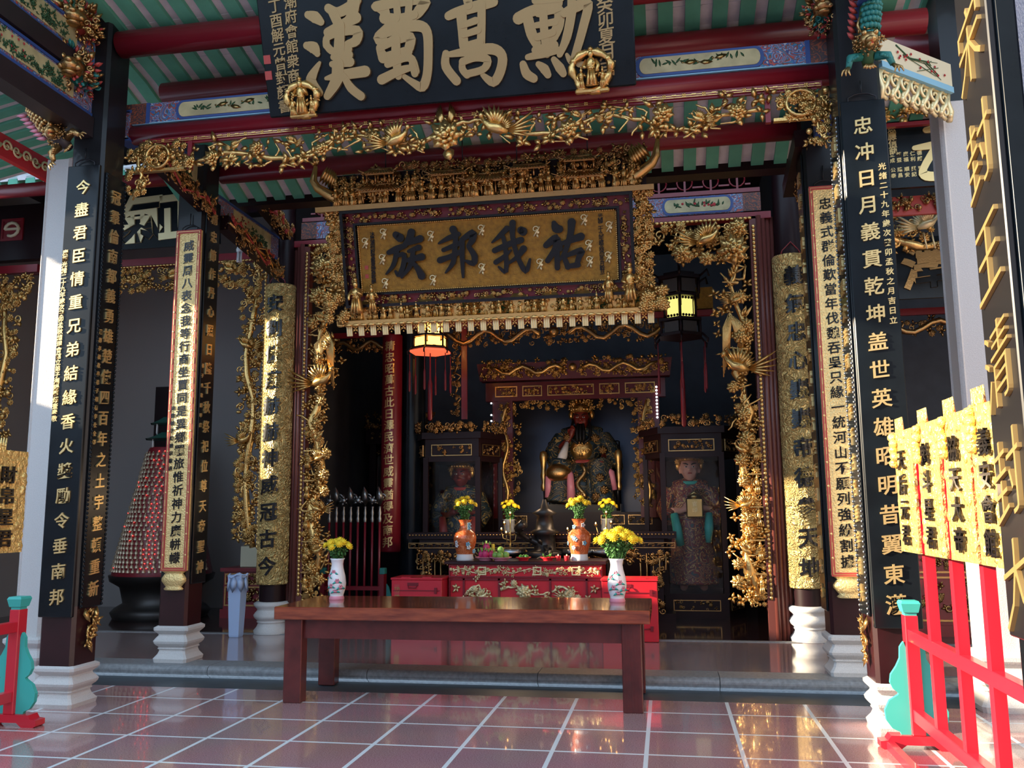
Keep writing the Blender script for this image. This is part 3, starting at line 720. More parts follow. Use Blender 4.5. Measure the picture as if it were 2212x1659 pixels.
for cx, cz, r in ((-2.2, -.2, .085), (-1.78, -.14, .075), (-1.18, -.2, .08), (-.72, -.13, .07), (-.08, -.18, .15), (.95, -.2, .09), (1.72, -.14, .095), (2.30, -.17, .085), (-2.42, -.22, .07)):
    b = MB(); c_flower(b, (cx, -.04, cz), r); b.leaf((cx, -.03, cz-.5*r), (.3, -.2, -1), (0, -1, 0), r*1.2, r*.7); part('peony', b, 'gold', t)
b = MB()
for sg in (-1, 1):
    for i in range(6): b.leaf((-.08+sg*.02, -.05, -.08), (sg*(.15+.10*i), -.2, 1), (0, -1, 0), .19-.012*i, .03, .3, .1*sg)
part('crown_plume', b, 'gold', t)
for cx, cz, r, f in ((-.52, -.19, .155, 1), (.36, -.16, .175, -1), (-1.45, -.12, .06, -1), (1.28, -.14, .06, 1), (2.0, -.22, .075, -1), (1.02, -.1, .05, -1), (-1.98, -.12, .06, 1)):
    b = MB(); c_bird(b, (cx, -.06, cz), r, f); part('bird', b, 'gold', t)
for x0, x1 in ((-hw+.02, -hw+.56), (hw-.46, hw-.0)):
    b = MB(); c_bed(b, x0+.03, x1-.03, -.25, -.03, -.02, .055, 46); b.prism([(x0+.02, -.27), (x1-.02, -.27), (x1-.02, -.245), (x0+.02, -.245)], -.03, .01)
    cx = (x0+x1)/2; b.tube([(cx+.11*math.cos(a*PI/8), -.05, -.14+.105*math.sin(a*PI/8)) for a in range(17)], .014, 6)
    part('corner_panel', b, 'gold', t)
for sx in (-1, 1):                                # pendants dropping against the columns
    b = MB(); c_bed(b, sx*(hw-.1)-.09, sx*(hw-.1)+.09, -.48, -.05, -.03, .05, 34); c_branch(b, [(sx*(hw-.06), -.02, -.05), (sx*(hw-.12), -.03, -.3), (sx*(hw-.05), -.02, -.52)], .02, .01)
    part('corner_pendant', b, 'gold', t)
# the large black signboard leaning forward
t = thing('signboard', 'large black signboard with four big gold characters above the front beam', 'signboard', (-1.66, 6.66, 4.86))
t.rotation_euler = (math.radians(20), 0, 0)
b = MB(); b.box(-1.56, 1.54, -.05, 0, 0, .98, .01); part('board', b, 'black', t)
def PXS(o, off, sc, strokes):                     # pixel strokes -> local strokes of the board's face
    out = []
    for st in strokes:
        q = []
        for (a, c, w_) in st:
            x, z = hit(o, off[0]+a/sc, off[1]+c/sc); x2, _ = hit(o, off[0]+(a+w_)/sc, off[1]+c/sc); q.append((x, z, abs(x2-x)))
        out.append(q)
    return out
BIG = {
 'han': ((550, 0), 3.95, [
  [(480, 140, 60), (540, 160, 95), (590, 200, 60)], [(470, 400, 60), (530, 420, 100), (560, 470, 50)], [(580, 545, 26), (520, 650, 75), (510, 710, 90), (580, 800, 60)],
  [(655, 85, 70), (735, 120, 80), (860, 60, 90), (905, 20, 60)], [(690, 110, 80), (740, 220, 80)], [(870, 30, 110), (850, 160, 90), (800, 210, 70)],
  [(650, 290, 70), (740, 240, 70), (890, 165, 90)], [(640, 400, 60), (650, 330, 60), (760, 290, 60), (900, 275, 80), (890, 360, 80), (820, 390, 60)], [(650, 410, 60), (700, 450, 60), (830, 430, 60)],
  [(755, 230, 80), (750, 400, 90), (740, 560, 90)], [(700, 500, 50), (830, 480, 75)], [(690, 560, 50), (840, 540, 80)],
  [(640, 680, 30), (780, 650, 80), (970, 620, 90)], [(740, 560, 100), (730, 690, 100), (650, 830, 60)], [(790, 660, 50), (850, 760, 70), (935, 830, 70)]]),
 'shu': ((550, 0), 3.95, [
  [(1040, 70, 50), (1120, 100, 90), (1140, 170, 80)], [(1060, 70, 80), (1250, 30, 80), (1470, 10, 90), (1420, 110, 90), (1380, 150, 70)], [(1230, 40, 60), (1240, 150, 60)], [(1340, 20, 60), (1330, 130, 60)], [(1130, 170, 90), (1260, 170, 70), (1380, 140, 70)],
  [(1230, 170, 60), (1140, 270, 80), (1080, 340, 90), (1130, 370, 80)], [(1110, 300, 80), (1260, 250, 90), (1420, 235, 90), (1490, 290, 80), (1500, 470, 75), (1490, 650, 75), (1450, 750, 80), (1380, 720, 60), (1280, 650, 35)],
  [(1090, 430, 60), (1120, 500, 90)], [(1090, 420, 60), (1230, 350, 80), (1350, 330, 80), (1340, 420, 80)], [(1120, 510, 80), (1330, 450, 80)], [(1230, 350, 70), (1230, 500, 80), (1250, 660, 60)], [(1160, 560, 60), (1340, 500, 70), (1400, 620, 60)], [(1110, 690, 80), (1250, 620, 70), (1350, 590, 50)], [(1370, 560, 60), (1390, 640, 60)]]),
 'gao': ((550, 0), 3.95, [
  [(1670, 150, 70), (1740, 120, 80), (1900, 70, 90), (2050, 30, 80)], [(1830, 0, 80), (1840, 60, 70)], [(1780, 150, 90), (1790, 280, 80), (1800, 400, 80)], [(1950, 60, 70), (1950, 200, 70), (1945, 400, 70)], [(1790, 230, 50), (1900, 190, 60)], [(1800, 310, 50), (1920, 270, 60)], [(1800, 410, 60), (1940, 370, 60)],
  [(1650, 470, 60), (1650, 580, 75), (1740, 700, 75)], [(1660, 480, 40), (1850, 450, 80), (2040, 430, 90), (2125, 490, 80), (2110, 620, 80), (2050, 710, 80), (1960, 650, 40)], [(1790, 530, 50), (1790, 600, 60), (1830, 650, 60)], [(1790, 540, 60), (1900, 500, 70), (2000, 520, 70), (1970, 600, 60), (1840, 640, 60)]]),
 'xun': ((1100, 0), 3.95, [
  [(90, 170, 100), (200, 110, 90), (420, 40, 90)], [(230, 20, 60), (450, 0, 60)], [(170, 180, 90), (200, 300, 90), (240, 380, 80)], [(260, 120, 80), (420, 90, 90), (430, 220, 90), (380, 330, 90)], [(240, 230, 50), (400, 200, 60)], [(300, 130, 70), (310, 300, 70), (330, 470, 70)], [(250, 330, 60), (380, 290, 60)], [(230, 440, 60), (390, 400, 80)],
  [(170, 500, 50), (300, 470, 70), (420, 440, 60)], [(130, 560, 60), (160, 640, 80), (220, 680, 70)], [(260, 560, 50), (310, 600, 80), (340, 650, 60)], [(390, 520, 50), (440, 590, 80), (470, 640, 60)],
  [(480, 130, 70), (590, 70, 90), (680, 50, 80), (640, 240, 75), (590, 420, 70), (545, 540, 60), (500, 480, 30)], [(540, 0, 70), (540, 120, 80), (500, 330, 75), (440, 480, 50)], [(600, 560, 50), (650, 570, 60)]])}
for nm, (off, sc, st) in BIG.items():
    b = MB(); brush(b, PXS(t, off, sc, st), -.066, -.045); part('character', b, 'gold_sign', t)
def ptext(o, name, s, px, py0, py1, size, mat, sx=1, y=-.05, bold=.012, px1=None):
    x, z0 = hit(o, px, py0); x1, z1 = hit(o, px1 or px, py1)
    column_chars(o, mat, s, x, y, z0, z1, size, bold, .008, sx, dx=x1-x, name=name)
ptext(t, 'small_character', '潮府會館衆商敬', 632, -10, 212, .115, 'gold_sign', px1=642)
ptext(t, 'small_character', '丁酉解元曾對顏書', 598, 0, 245, .115, 'gold_sign', px1=622)
ptext(t, 'small_character', '癸卯夏月吉', 1306, -6, 165, .135, 'gold_sign', px1=1316)
for (px, py) in ((583, 131), (586, 165)):
    b = MB(); x, z = hit(t, px, py); b.box(x-.03, x+.03, -.056, -.05, z-.035, z+.035); part('seal', b, 'dial', t, 'square seal mark')
for lab, px, py, rr in (('left', 664, 228, .13), ('right', 1280, 168, .15)):
    x, z = hit(t, px, py); k = thing('carved_clasp', 'gilded figure clasp gripping the lower %s corner of the large sign' % lab, 'carving', (-1.66+x, 6.66-.10+z*-.34, 4.86+z*.94)); k.rotation_euler = (math.radians(20), 0, 0)
    b = MB(); c_person(b, (0, -.02, -.11), .27); part('figure', b, 'gold', k)
    b = MB(); pl = [(rr*(1.0+.12*math.sin(3*a))*math.cos(a), -.01, rr*1.0*math.sin(a)) for a in [i*2*PI/20 for i in range(21)]]
    b.tube(pl, [.028*(1+.4*math.sin(i*2.1)) for i in range(21)], 6)
    for q in pl[::2]: c_leafspray(b, q, .035, 3); b.ball(q, .028, 6, 4)
    c_person(b, (-.08, -.02, -.12), .15); c_person(b, (.085, -.02, -.12), .14); b.box(-rr*.9, rr*.9, -.04, .02, -rr*1.1, -rr*.85, .01)
    part('wreath', b, 'gold', k)
# ------------------------------------------------------------------ the gilded framed signboard over the doorway
random.seed(23)
t = thing('framed_signboard', 'gold framed signboard with four black characters hung over the doorway', 'signboard', (-1.64, 8.52, 3.44))
t.rotation_euler = (math.radians(15), 0, 0)
P = lambda px, py: hit(t, px, py)
gl, gr = P(780, 560)[0], P(1333, 520)[0]; gb, gt = P(1060, 617)[1], P(1060, 472)[1]
b = MB(); b.box(gl, gr, -.03, 0, gb, gt); part('ground', b, 'gold_ground', t, 'amber gold textured ground')
MID = (((660, 320), 5.53, [[(1100, 1040, 80), (1150, 1075, 100)], [(1015, 1250, 55), (1110, 1205, 75), (1215, 1165, 55)], [(1110, 1230, 60), (1075, 1390, 55), (985, 1505, 18)], [(1110, 1290, 40), (1195, 1275, 60), (1190, 1400, 60), (1140, 1515, 60), (1095, 1470, 25)],
    [(1285, 1010, 90), (1260, 1090, 85), (1170, 1200, 35)], [(1235, 1140, 55), (1390, 1085, 85)], [(1255, 1235, 40), (1375, 1190, 70)], [(1225, 1345, 45), (1410, 1300, 85)], [(1310, 1220, 55), (1275, 1400, 60), (1170, 1550, 20)], [(1310, 1370, 40), (1370, 1450, 70), (1410, 1525, 95)]]),
  ((660, 320), 5.53, [[(1610, 1140, 25), (1720, 1080, 60), (1840, 1030, 60)], [(1780, 975, 90), (1815, 1060, 60)], [(1665, 1220, 50), (1850, 1140, 60)], [(1625, 1340, 75), (1740, 1300, 60), (1865, 1240, 60)], [(1815, 1040, 60), (1800, 1230, 60), (1780, 1370, 60), (1690, 1490, 18)],
    [(1890, 1110, 60), (1890, 1300, 60), (1900, 1540, 30)], [(1880, 1100, 50), (2010, 1020, 90), (2010, 1100, 80), (1960, 1170, 45)], [(1965, 1180, 50), (2035, 1290, 75), (2020, 1375, 75), (1925, 1345, 25)]]),
  ((1060, 320), 5.53, [[(205, 965, 70), (120, 1050, 55), (30, 1130, 20)], [(60, 1225, 65), (230, 1150, 70), (375, 1100, 75)], [(160, 1060, 50), (190, 1200, 55), (195, 1470, 55), (110, 1420, 25)], [(75, 1365, 60), (170, 1300, 55), (255, 1220, 20)],
    [(275, 900, 80), (275, 1060, 60), (330, 1290, 55), (430, 1470, 65), (480, 1330, 30)], [(405, 1205, 85), (330, 1300, 55), (200, 1395, 22)], [(375, 985, 90), (400, 1000, 100)]]),
  ((1060, 320), 5.53, [[(765, 900, 60), (790, 960, 110), (830, 970, 90)], [(670, 1165, 70), (790, 1080, 100), (780, 1200, 70), (690, 1345, 65)], [(800, 1220, 65), (805, 1430, 65)], [(840, 1130, 50), (845, 1210, 50)], [(975, 890, 100), (960, 1030, 75), (900, 1230, 60), (835, 1340, 30)],
    [(870, 1140, 50), (1000, 1090, 80), (1085, 1060, 95)], [(890, 1310, 55), (930, 1420, 70)], [(900, 1290, 45), (1090, 1225, 80), (1060, 1310, 70), (1040, 1390, 60)], [(920, 1415, 55), (1050, 1395, 70)]]))
for off, sc, st in MID:
    b = MB(); brush(b, PXS(t, off, sc, st), -.065, -.025); o = part('character', b, 'ink', t)
ptext(t, 'small_character', '光緒二十九年歲次癸卯冬月穀旦', 1297, 462, 592, .052, 'ink', y=-.03, px1=1302)
ptext(t, 'small_character', '沐恩潮州府會館衆紳商敬酬', 806, 502, 612, .052, 'ink', y=-.03, px1=810)
for px, py in ((831, 505), (829, 560), (835, 612), (933, 510), (938, 605), (1042, 497), (1043, 580), (1160, 500), (1168, 570), (1263, 475), (1273, 530), (1275, 565), (792, 525), (1317, 490), (1315, 555)):
    b = MB(); x, z = P(px, py); c_scroll(b, (x-.01, -.04, z+.02), .035, 1.1, .2); b.tube([(x-.03, -.042, z-.05), (x+.035, -.042, z+.045)], .009, 5); b.leaf((x, -.04, z-.02), (.3, 0, -1), (0, -1, 0), .05, .03, .3); b.ball((x+.015, -.04, z-.01), (.018, .01, .018), 6, 4); part('emblem', b, 'gold_pale', t)
for (px, py) in ((794, 578), (795, 597)):
    b = MB(); x, z = P(px, py); b.box(x-.018, x+.018, -.034, -.03, z-.02, z+.02); part('seal', b, 'dial', t)
ix0, ix1, iz0, iz1 = gl-.035, gr+.035, gb-.035, gt+.035
b = MB(); frame_rect(b, ix0, ix1, iz0, iz1, .022, -.075, .0); ox0, ox1, oz0, oz1 = ix0-.13, ix1+.13, iz0-.12, iz1+.13; frame_rect(b, ox0, ox1, oz0, oz1, .03, -.10, .0); part('black_mouldings', b, 'ink', t)
b = MB(); b.box(ox0, ox1, .0, .03, oz0, oz1); part('back_panel', b, 'red', t)
b = MB()
for x0, x1, z0, z1, n in ((ox0+.03, ox1-.03, iz1, oz1-.03, 130), (ox0+.03, ox1-.03, oz0+.03, iz0, 130), (ox0+.03, ix0, iz0, iz1, 40), (ix1, ox1-.03, iz0, iz1, 40)): c_bed(b, x0+.02, x1-.02, z0+.02, z1-.02, -.03, .032, n)
part('inner_carved_border', b, 'gold', t)
b = MB()
for i in range(120):
    f = i/120
    for z in (gb-.004, gt+.004): b.ball((gl+(gr-gl)*f, -.035, z), (.014, .012, .010), 5, 4)
for i in range(34):
    for x in (gl, gr): b.ball((x, -.035, gb+(gt-gb)*i/34), (.010, .012, .013), 5, 4)
part('beaded_lip', b, 'gold', t)
SX0, SX1 = P(715, 560)[0], P(1412, 520)[0]
b = MB()
for x0, x1 in ((SX0+.02, ox0-.01), (ox1+.01, SX1-.02)): c_bed(b, x0, x1, oz0+.06, oz1, -.05, .055, 210)
part('side_carving', b, 'gold', t)
b = MB(); zt = oz1+.03; b.box(SX0-.08, SX1+.02, -.13, .05, oz1, zt+.02); part('upper_shelf', b, 'gold_old', t)
zb0 = 0.10; b = MB(); b.box(SX0+.06, SX1-.02, -.13, .03, .0, .045)
for i in range(40): b.ball((SX0+.1+(SX1-SX0-.16)*i/39, -.12, 0.0), (.045, .02, .02), 8, 4)
part('lower_shelf', b, 'gold', t)
b = MB()
for i in range(34): c_person(b, (SX0+.2+(SX1-SX0-.4)*(i+rnd(-.3, .3))/33, -.06+rnd(-.03, .03), .045), rnd(.12, .17), rnd(-.8, .8))
for i in range(9):
    x = SX0+.35+i*.32; b.box(x-.06, x+.06, -.05, .0, .045, .19); b.add([(x-.1, -.08, .19), (x+.1, -.08, .19), (x+.1, .03, .19), (x-.1, .03, .19), (x-.05, -.03, .24), (x+.05, -.03, .24)], [(0, 1, 5, 4), (1, 2, 5), (2, 3, 4, 5), (3, 0, 4), (0, 3, 2, 1)])
c_bed(b, SX0+.1, SX1-.1, .17, oz0, -.03, .035, 150); c_bed(b, SX0+.1, SX1-.1, .05, .17, -.06, .026, 120)
part('lower_scene', b, 'gold', t, 'gilded openwork row of little figures and houses')
nb = 25                                           # gilt tassel blocks under the lower shelf
for i in range(nb):
    x = SX0+.17+(SX1-SX0-.22)*i/(nb-1); b = MB(); 
    for k in range(3): b.lathe([(.012, -.115), (.013, -.02), (.009, -.005)], 7, x-.02+.02*k, -.07)
    b.box(x-.032, x+.032, -.09, -.05, -.018, .0); part('tassel', b, 'gold_pale', t)
for i in range(nb-1):
    b = MB(); x = SX0+.17+(SX1-SX0-.22)*(i+.5)/(nb-1)
    for k in range(4): a = k*PI/2+PI/4; b.ball((x+.02*math.cos(a), -.07, -.04+.022*math.sin(a)), (.012, .006, .012), 6, 4); 
    b.tube([(x-.03, -.07, -.075), (x+.03, -.07, -.01)], .004, 4); b.tube([(x+.03, -.07, -.075), (x-.03, -.07, -.01)], .004, 4); b.ball((x, -.07, -.085), .009, 6, 4); part('tassel_knot', b, 'gold', t)
# figures at the lower corners
for sx, xx in ((-1, SX0+.17), (1, SX1-.32)):
    b = MB(); c_person(b, (xx+(.14 if sx < 0 else .08), -.17, .12), .33, .2*sx); part('corner_figure', b, 'gold', t)
    b = MB(); c_person(b, (xx+(.3 if sx < 0 else -.12), -.17, .14), .24, -.3*sx); part('corner_figure', b, 'gold', t)
    b = MB(); ex = SX0+.06 if sx < 0 else SX1-.02
    for k in range(9): c_flower(b, (ex+rnd(-.11, .11), -.14, .1+rnd(-.08, .25 if sx < 0 else .1)), .07)
    c_leafspray(b, (ex, -.12, .35 if sx < 0 else .2), .09, 5); part('corner_flowers', b, 'gold', t)
# crown of pavilions and figures
z0 = zt+.02; ct = P(1060, 338)[1]; H = ct-z0
b = MB(); b.box(SX0+.02, SX1-.05, .04, .06, z0, z0+H*.82); part('crown_back', b, 'maroon_dark', t)
def pavilion(b, x, z, w_, h, y=-.05):
    for k in (-1, -.35, .35, 1): b.tube([(x+k*w_*.46, y-.06, z), (x+k*w_*.46, y-.06, z+h*.55)], .009, 6)
    b.box(x-w_*.5, x+w_*.5, y-.07, y+.05, z+h*.50, z+h*.57)
    zr = z+h*.56; o = w_*.62; rt = w_*.34
    b.add([(x-o, y-.12, zr), (x+o, y-.12, zr), (x+o, y+.05, zr), (x-o, y+.05, zr), (x-rt, y-.03, zr+h*.26), (x+rt, y-.03, zr+h*.26)], [(0, 1, 5, 4), (1, 2, 5), (2, 3, 4, 5), (3, 0, 4), (0, 3, 2, 1)])
    for k in range(int(w_*2*o/.03/w_)): 
        f = (k+.5)/int(w_*2*o/.03/w_); b.tube([(x-o+2*o*f, y-.125, zr), (x-rt+2*rt*f, y-.035, zr+h*.26)], .006, 4)
    b.tube([(x-rt-.02, y-.03, zr+h*.27), (x+rt+.02, y-.03, zr+h*.27)], .014, 5)
    for sg in (-1, 1): b.tube([(x+sg*rt, y-.03, zr+h*.27), (x+sg*o*.8, y-.1, zr+h*.06), (x+sg*o*1.08, y-.13, zr+.04)], [.01, .01, .006], 5)
for x, w_, h, zz in ((SX0+.62, .42, .42, 0), (SX0+.62, .3, .3, .37), (SX0+1.32, .34, .24, .30), (SX0+1.72, .44, .46, .02), (SX0+2.12, .34, .24, .30), (SX0+2.62, .40, .40, .0), (SX0+2.62, .3, .28, .35)):
    b = MB(); pavilion(b, x, z0+zz*H/.72, w_, h*H/.72); part('pavilion', b, 'gold_old', t)
b = MB()
for row, (zz, n, hh) in enumerate(((.0, 34, .19), (.27, 22, .15))):
    for i in range(n): c_person(b, (SX0+.14+(SX1-SX0-.32)*(i+rnd(-.3, .3))/(n-1), -.07-rnd(0, .05)+.05*row, z0+zz*H/.72), hh*rnd(.85, 1.15), rnd(-1, 1))
part('crown_figures', b, 'gold', t, 'two rows of little gilded figures')
b = MB(); b.box(SX0+.1, SX1-.1, -.03, .03, z0+.25*H/.72, z0+.275*H/.72); c_bed(b, SX0+.1, SX1-.12, z0+.02, z0+H*.8, .01, .05, 240); c_bed(b, SX0+.5, SX1-.06, z0+H*.78, z0+H*.98, -.0, .045, 150)
part('crown_openwork', b, 'gold_old', t)
b = MB(); c_bed(b, SX0+.1, SX1-.1, z0+.02, z0+H*.62, -.09, .030, 330); part('crown_foliage', b, 'gold', t)
for sx, xe, f in ((-1, SX0, -1), (1, SX1-.05, 1)):
    b = MB(); pts = [(xe+f*-.22, -.05, z0+.02), (xe+f*-.06, -.06, z0+.12), (xe+f*.06, -.07, z0+.2), (xe+f*.10, -.07, z0+.27), (xe+f*.06 if f < 0 else xe+f*.12, -.07, z0+.42)]
    b.tube(pts, [.05, .055, .045, .04, .02], 8)
    for k in range(6): b.leaf((xe-f*.1+.03*k*f, -.05, z0+.15+.02*k), (-f*(.3+.1*k), 0, 1), (0, -1, 0), .2, .05, .2, .2)
    for k in range(4): b.leaf((pts[-1][0], -.07, pts[-1][2]), (f*(.7-.5*k), 0, .6+.2*k), (0, -1, 0), .09, .04)
    part('dragon_finial', b, 'gold', t)
b = MB()
for x in (-1.05, -.25, .3, 1.0): b.tube([(x, .02, z0+H*.8), (x, .12, z0+H+.45)], .006, 5)
part('hanging_rod', b, 'wire', t)
# ------------------------------------------------------------------ table, vases, racks on the front floor
random.seed(31)
t = thing('offering_table', 'long low reddish-brown wooden offering table in front of the step', 'table', (-1.645, 7.30, 0))
b = MB(); b.box(-1.50, 1.50, -.48, .48, .655, .755, .006); part('table_top', b, 'table', t)
b = MB(); b.box(-1.33, 1.33, -.385, -.355, .50, .655); part('apron', b, 'table_leg', t)
b = MB(); b.box(-1.33, 1.33, .355, .385, .50, .655); part('apron', b, 'table_leg', t)
for sx in (-1, 1):
    b = MB(); b.box(sx*1.36-.012, sx*1.36+.012, -.32, .32, .50, .655); part('apron', b, 'table_leg', t)
    for sy in (-1, 1):
        b = MB(); b.box(sx*1.355-.075, sx*1.355+.075, sy*.365-.06, sy*.365+.06, 0, .655, .006)
        if sx > 0 and sy < 0:
            for k in range(6): b.box(1.29+.022*k, 1.298+.022*k, sy*.365-.064, sy*.365-.058, .02, .64)
        part('leg', b, 'table_leg', t)
def chrysanthemum(mb, p, r, d=(0, -.3, 1)):
    p = Vector(p); d = Vector(d).normalized(); a = d.cross(Vector((1, .2, 0))).normalized(); c = d.cross(a)
    for ring, (k, el) in enumerate(((11, .05), (10, .5), (8, 1.0), (5, 1.4))):
        for i in range(k):
            an = i*2*PI/k+ring*.4; q = (a*math.cos(an)+c*math.sin(an))*math.cos(el)+d*math.sin(el)
            mb.leaf(p, q, d, r*(1-.1*ring), r*.42, .3, .25)
    mb.ball(p+d*r*.3, r*.45, 7, 5)
def bouquet(t, z, spread, h, n, r, seed, lean=0, name='bouquet'):
    random.seed(seed); st = MB(); fl = MB(); lf = MB()
    for i in range(n):
        a = i*2.4; rr = spread*math.sqrt((i+.5)/n); x, y = rr*math.cos(a)+lean, rr*math.sin(a)*.8; zz = z+h*(1-.35*(rr/spread)**2)*rnd(.92, 1.05)
        st.tube([(x*.15, y*.15, z-.06), (x*.5, y*.5, z+h*.4), (x, y, zz)], .004, 5); chrysanthemum(fl, (x, y, zz), r*rnd(.85, 1.1), (x*2, y*2-.1, .7*spread+.1))
        for k in range(4): q = rnd(.1, .75); c_leafspray(lf, (x*q+rnd(-.02, .02), y*q+rnd(-.02, .02), z+h*q*.85), rnd(.03, .05), 3)
    part('stems', st, 'leaf', t); part('leaves', lf, 'leaf', t); part('chrysanthemums', fl, 'yellow', t)
def white_vase(label, x, y, seed, lean=0):
    t = thing('flower_vase', label, 'vase', (x, y, .755))
    b = MB(); b.lathe([(.062, 0), (.066, .008), (.058, .03), (.062, .05), (.074, .09), (.08, .14), (.072, .2), (.056, .26), (.050, .30), (.056, .335), (.066, .352), (.056, .345), (.044, .30)], 28); part('vase_body', b, 'porcelain', t)
    b = MB(); b.lathe([(.0625, -.001), (.067, .008), (.0595, .03)], 28); part('foot_band', b, 'pink', t)
    b = MB(); c = MB()
    for k, (a, z) in enumerate(((-1.9, .12), (-1.2, .16), (-2.3, .2), (-1.4, .08), (-.8, .11), (-1.7, .235))):
        rr = {.12: .079, .16: .079, .2: .073, .08: .072, .11: .078, .235: .064}[z]
        p = (rr*math.cos(a), rr*math.sin(a), z); nr = (math.cos(a), math.sin(a), 0)
        for j in range(6): q = j*1.047; b.leaf(p, (-math.sin(a)*math.cos(q), math.cos(a)*math.cos(q), math.sin(q)), nr, .024, .02, .06, .02)
        for j in (.4, 2.6): c.leaf(p, (-math.sin(a)*math.cos(j), math.cos(a)*math.cos(j), -math.sin(j)), nr, .05, .018, .05, 0)
    part('painted_flowers', b, 'pink', t); part('painted_leaves', c, 'turq', t)
    bouquet(t, .34, .12 if seed == 5 else .185, .165 if seed == 5 else .235, 16 if seed == 5 else 22, .042 if seed == 5 else .050, seed, lean); return t
white_vase('white flowered vase of yellow chrysanthemums on the left of the table', -2.86, 7.46, 5)
white_vase('white flowered vase of yellow chrysanthemums on the right of the table, sunlit', -.42, 7.46, 6, .01)
# red racks of carved title boards
def title_board(t, x, y, z0, z1, w_, text, rz=-PI/2, seed=1):
    random.seed(seed); e = bpy.data.objects.new('title_board', None)
    T = Matrix.Translation((x, y, z0)) @ Matrix.Rotation(rz, 4, 'Z'); h = z1-z0; hw = w_/2
    b = MB(); b.T = T; b.box(-hw, hw, -.03, .05, 0, h); f = part('title_board', b, 'red_bright', t, 'red edged board')
    b = MB(); b.T = T; n = 24; pl = [(-hw*.985+rnd(-.006, .006), h*i/n) for i in range(n+1)]; pr = [(hw*.985+rnd(-.006, .006), h*i/n) for i in range(n, -1, -1)]
    b.prism(pl+pr, -.045, -.029)
    for i in range(50): b.ball((rnd(-hw*.92, hw*.92), -.044, rnd(.03, h*.98)), (.03, .010, .03), 6, 4)
    for k in range(5): b.ball((-hw*.75+rnd(-.02, .02), -.06, h-.03-.04*k), (.035, .03, .03), 7, 5)
    for k in range(7): b.tube([(-hw*.8+.022*k, -.03, h-.02), (-hw*.85+.026*k, -.035, h+.085)], [.012, .005], 5)
    part('gilded_face', b, 'gold_rough', f, 'crinkled gold face')
    st_ = (h-.13)/len(text)
    for i, ch in enumerate(text):
        b = MB(); b.T = T; put(b, ch, 0, -.052, h-.1-st_*(i+.5), .13, .014, .014, 1.2, 0); part('character', b, 'ink', f)
def rack(label, x, y, boards, sgn, ys, ylen, seed):
    t = thing('title_board_rack', label, 'rack', (x, y, 0))
    b = MB(); pr = [(-.235, .012), (-.215, 0), (-.12, 0), (-.08, .03), (.08, .03), (.12, 0), (.215, 0), (.235, .012), (.235, .05), (.19, .055), (.17, .085), (-.17, .085), (-.19, .055), (-.235, .05)]
    b.prism(pr, -.05, .05); part('foot', b, 'red_fence', t)
    b = MB(); b.box(-.04, .04, -.045, .045, .085, .82, .004); part('post', b, 'red_fence', t)
    b = MB(); b.lathe([(.036, .82), (.036, .835), (.046, .84), (.058, .895), (.050, .912)], 4, square=True); part('post_cap', b, 'turq', t, 'turquoise post cap')
    for sx in (-1, 1):
        pr = [(.04, .085), (.10, .085), (.105, .10), (.15, .12), (.185, .17), (.19, .23), (.16, .29), (.105, .325), (.10, .335), (.13, .36), (.148, .40), (.14, .45), (.105, .50), (.08, .55), (.075, .62), (.062, .64), (.05, .655), (.04, .62)]
        b = MB(); b.prism([(sx*a, c) for a, c in (pr if sx > 0 else pr[::-1])], -.015, .015); part('gourd_bracket', b, 'turq', t, 'turquoise gourd shaped bracket')
    for z in (.17, .66):
        b = MB(); b.box(-.03, .03, -ylen, -.02, z, z+.075, .004); part('rail', b, 'red_fence', t)
    b = MB(); b.box(-.20, -.155, -ylen, -.04, .0, .05); part('floor_rail', b, 'red_fence', t)
    for yy, tx in zip(ys, boards):
        b = MB(); b.box(-.028+.0*sgn, .028, yy-.03, yy+.03, .245, 1.30); part('stave', b, 'red_fence', t)
        title_board(t, sgn*.055, yy, 1.24, 1.965, .40, tx, sgn*PI/2, seed); seed += 1
    if sgn < 0: return t
    # far end post of the rack
    b = MB(); b.box(-.04, .04, -ylen-.045, -ylen+.045, .085, .82, .004); part('post', b, 'red_fence', t)
    b = MB(); b.prism([(-.235, 0), (.235, 0), (.235, .05), (.17, .085), (-.17, .085), (-.235, .05)], -ylen-.05, -ylen+.05); part('foot', b, 'red_fence', t)
    b = MB(); b.T = Matrix.Translation((0, -ylen, 0)); b.lathe([(.036, .82), (.036, .835), (.046, .84), (.058, .895), (.050, .912)], 4, square=True); part('post_cap', b, 'turq', t, 'turquoise post cap')
    return t
rack('red wooden rack of gilded title boards at the right, in full sun', 1.52, 6.14, ['天后元君', '魁斗星君', '協天大帝', '義安會館'], -1, [-.53, -1.03, -1.50, -1.93], 2.06, 100)
rack('red wooden rack holding one gilded title board at the left edge, in shade', -4.72, 5.90, ['財帛星君'], 1, [-.34], .9, 200)
# slender right-hand post with its tall black board, next to the navy wall
t = thing('post', 'slender glossy black post against the navy roughcast wall', 'column', (1.445, 3.82, 0))
b = MB(); b.box(-.045, .045, -.17, .17, 0, 6.2, .012); part('shaft', b, 'black', t)
t = flat_board('couplet_board', 'tall black board with huge slender gold characters at the right edge', 1.40, 3.82, .98, 5.2, .345, -PI/2, '', ('black_satin', 'gold_paint'), .50, th=.03)
for ch, py in (('宋', 95), ('封', 330), ('王', 552), ('清', 785), ('封', 1030), ('大', 1255)):
    b = MB(); put(b, ch, .0, -.03, at(2095 if py < 400 else 2150, py, 3.82).z-.98, .37, -.010, .018, .80, .30); part('character', b, 'gold_dull', t)
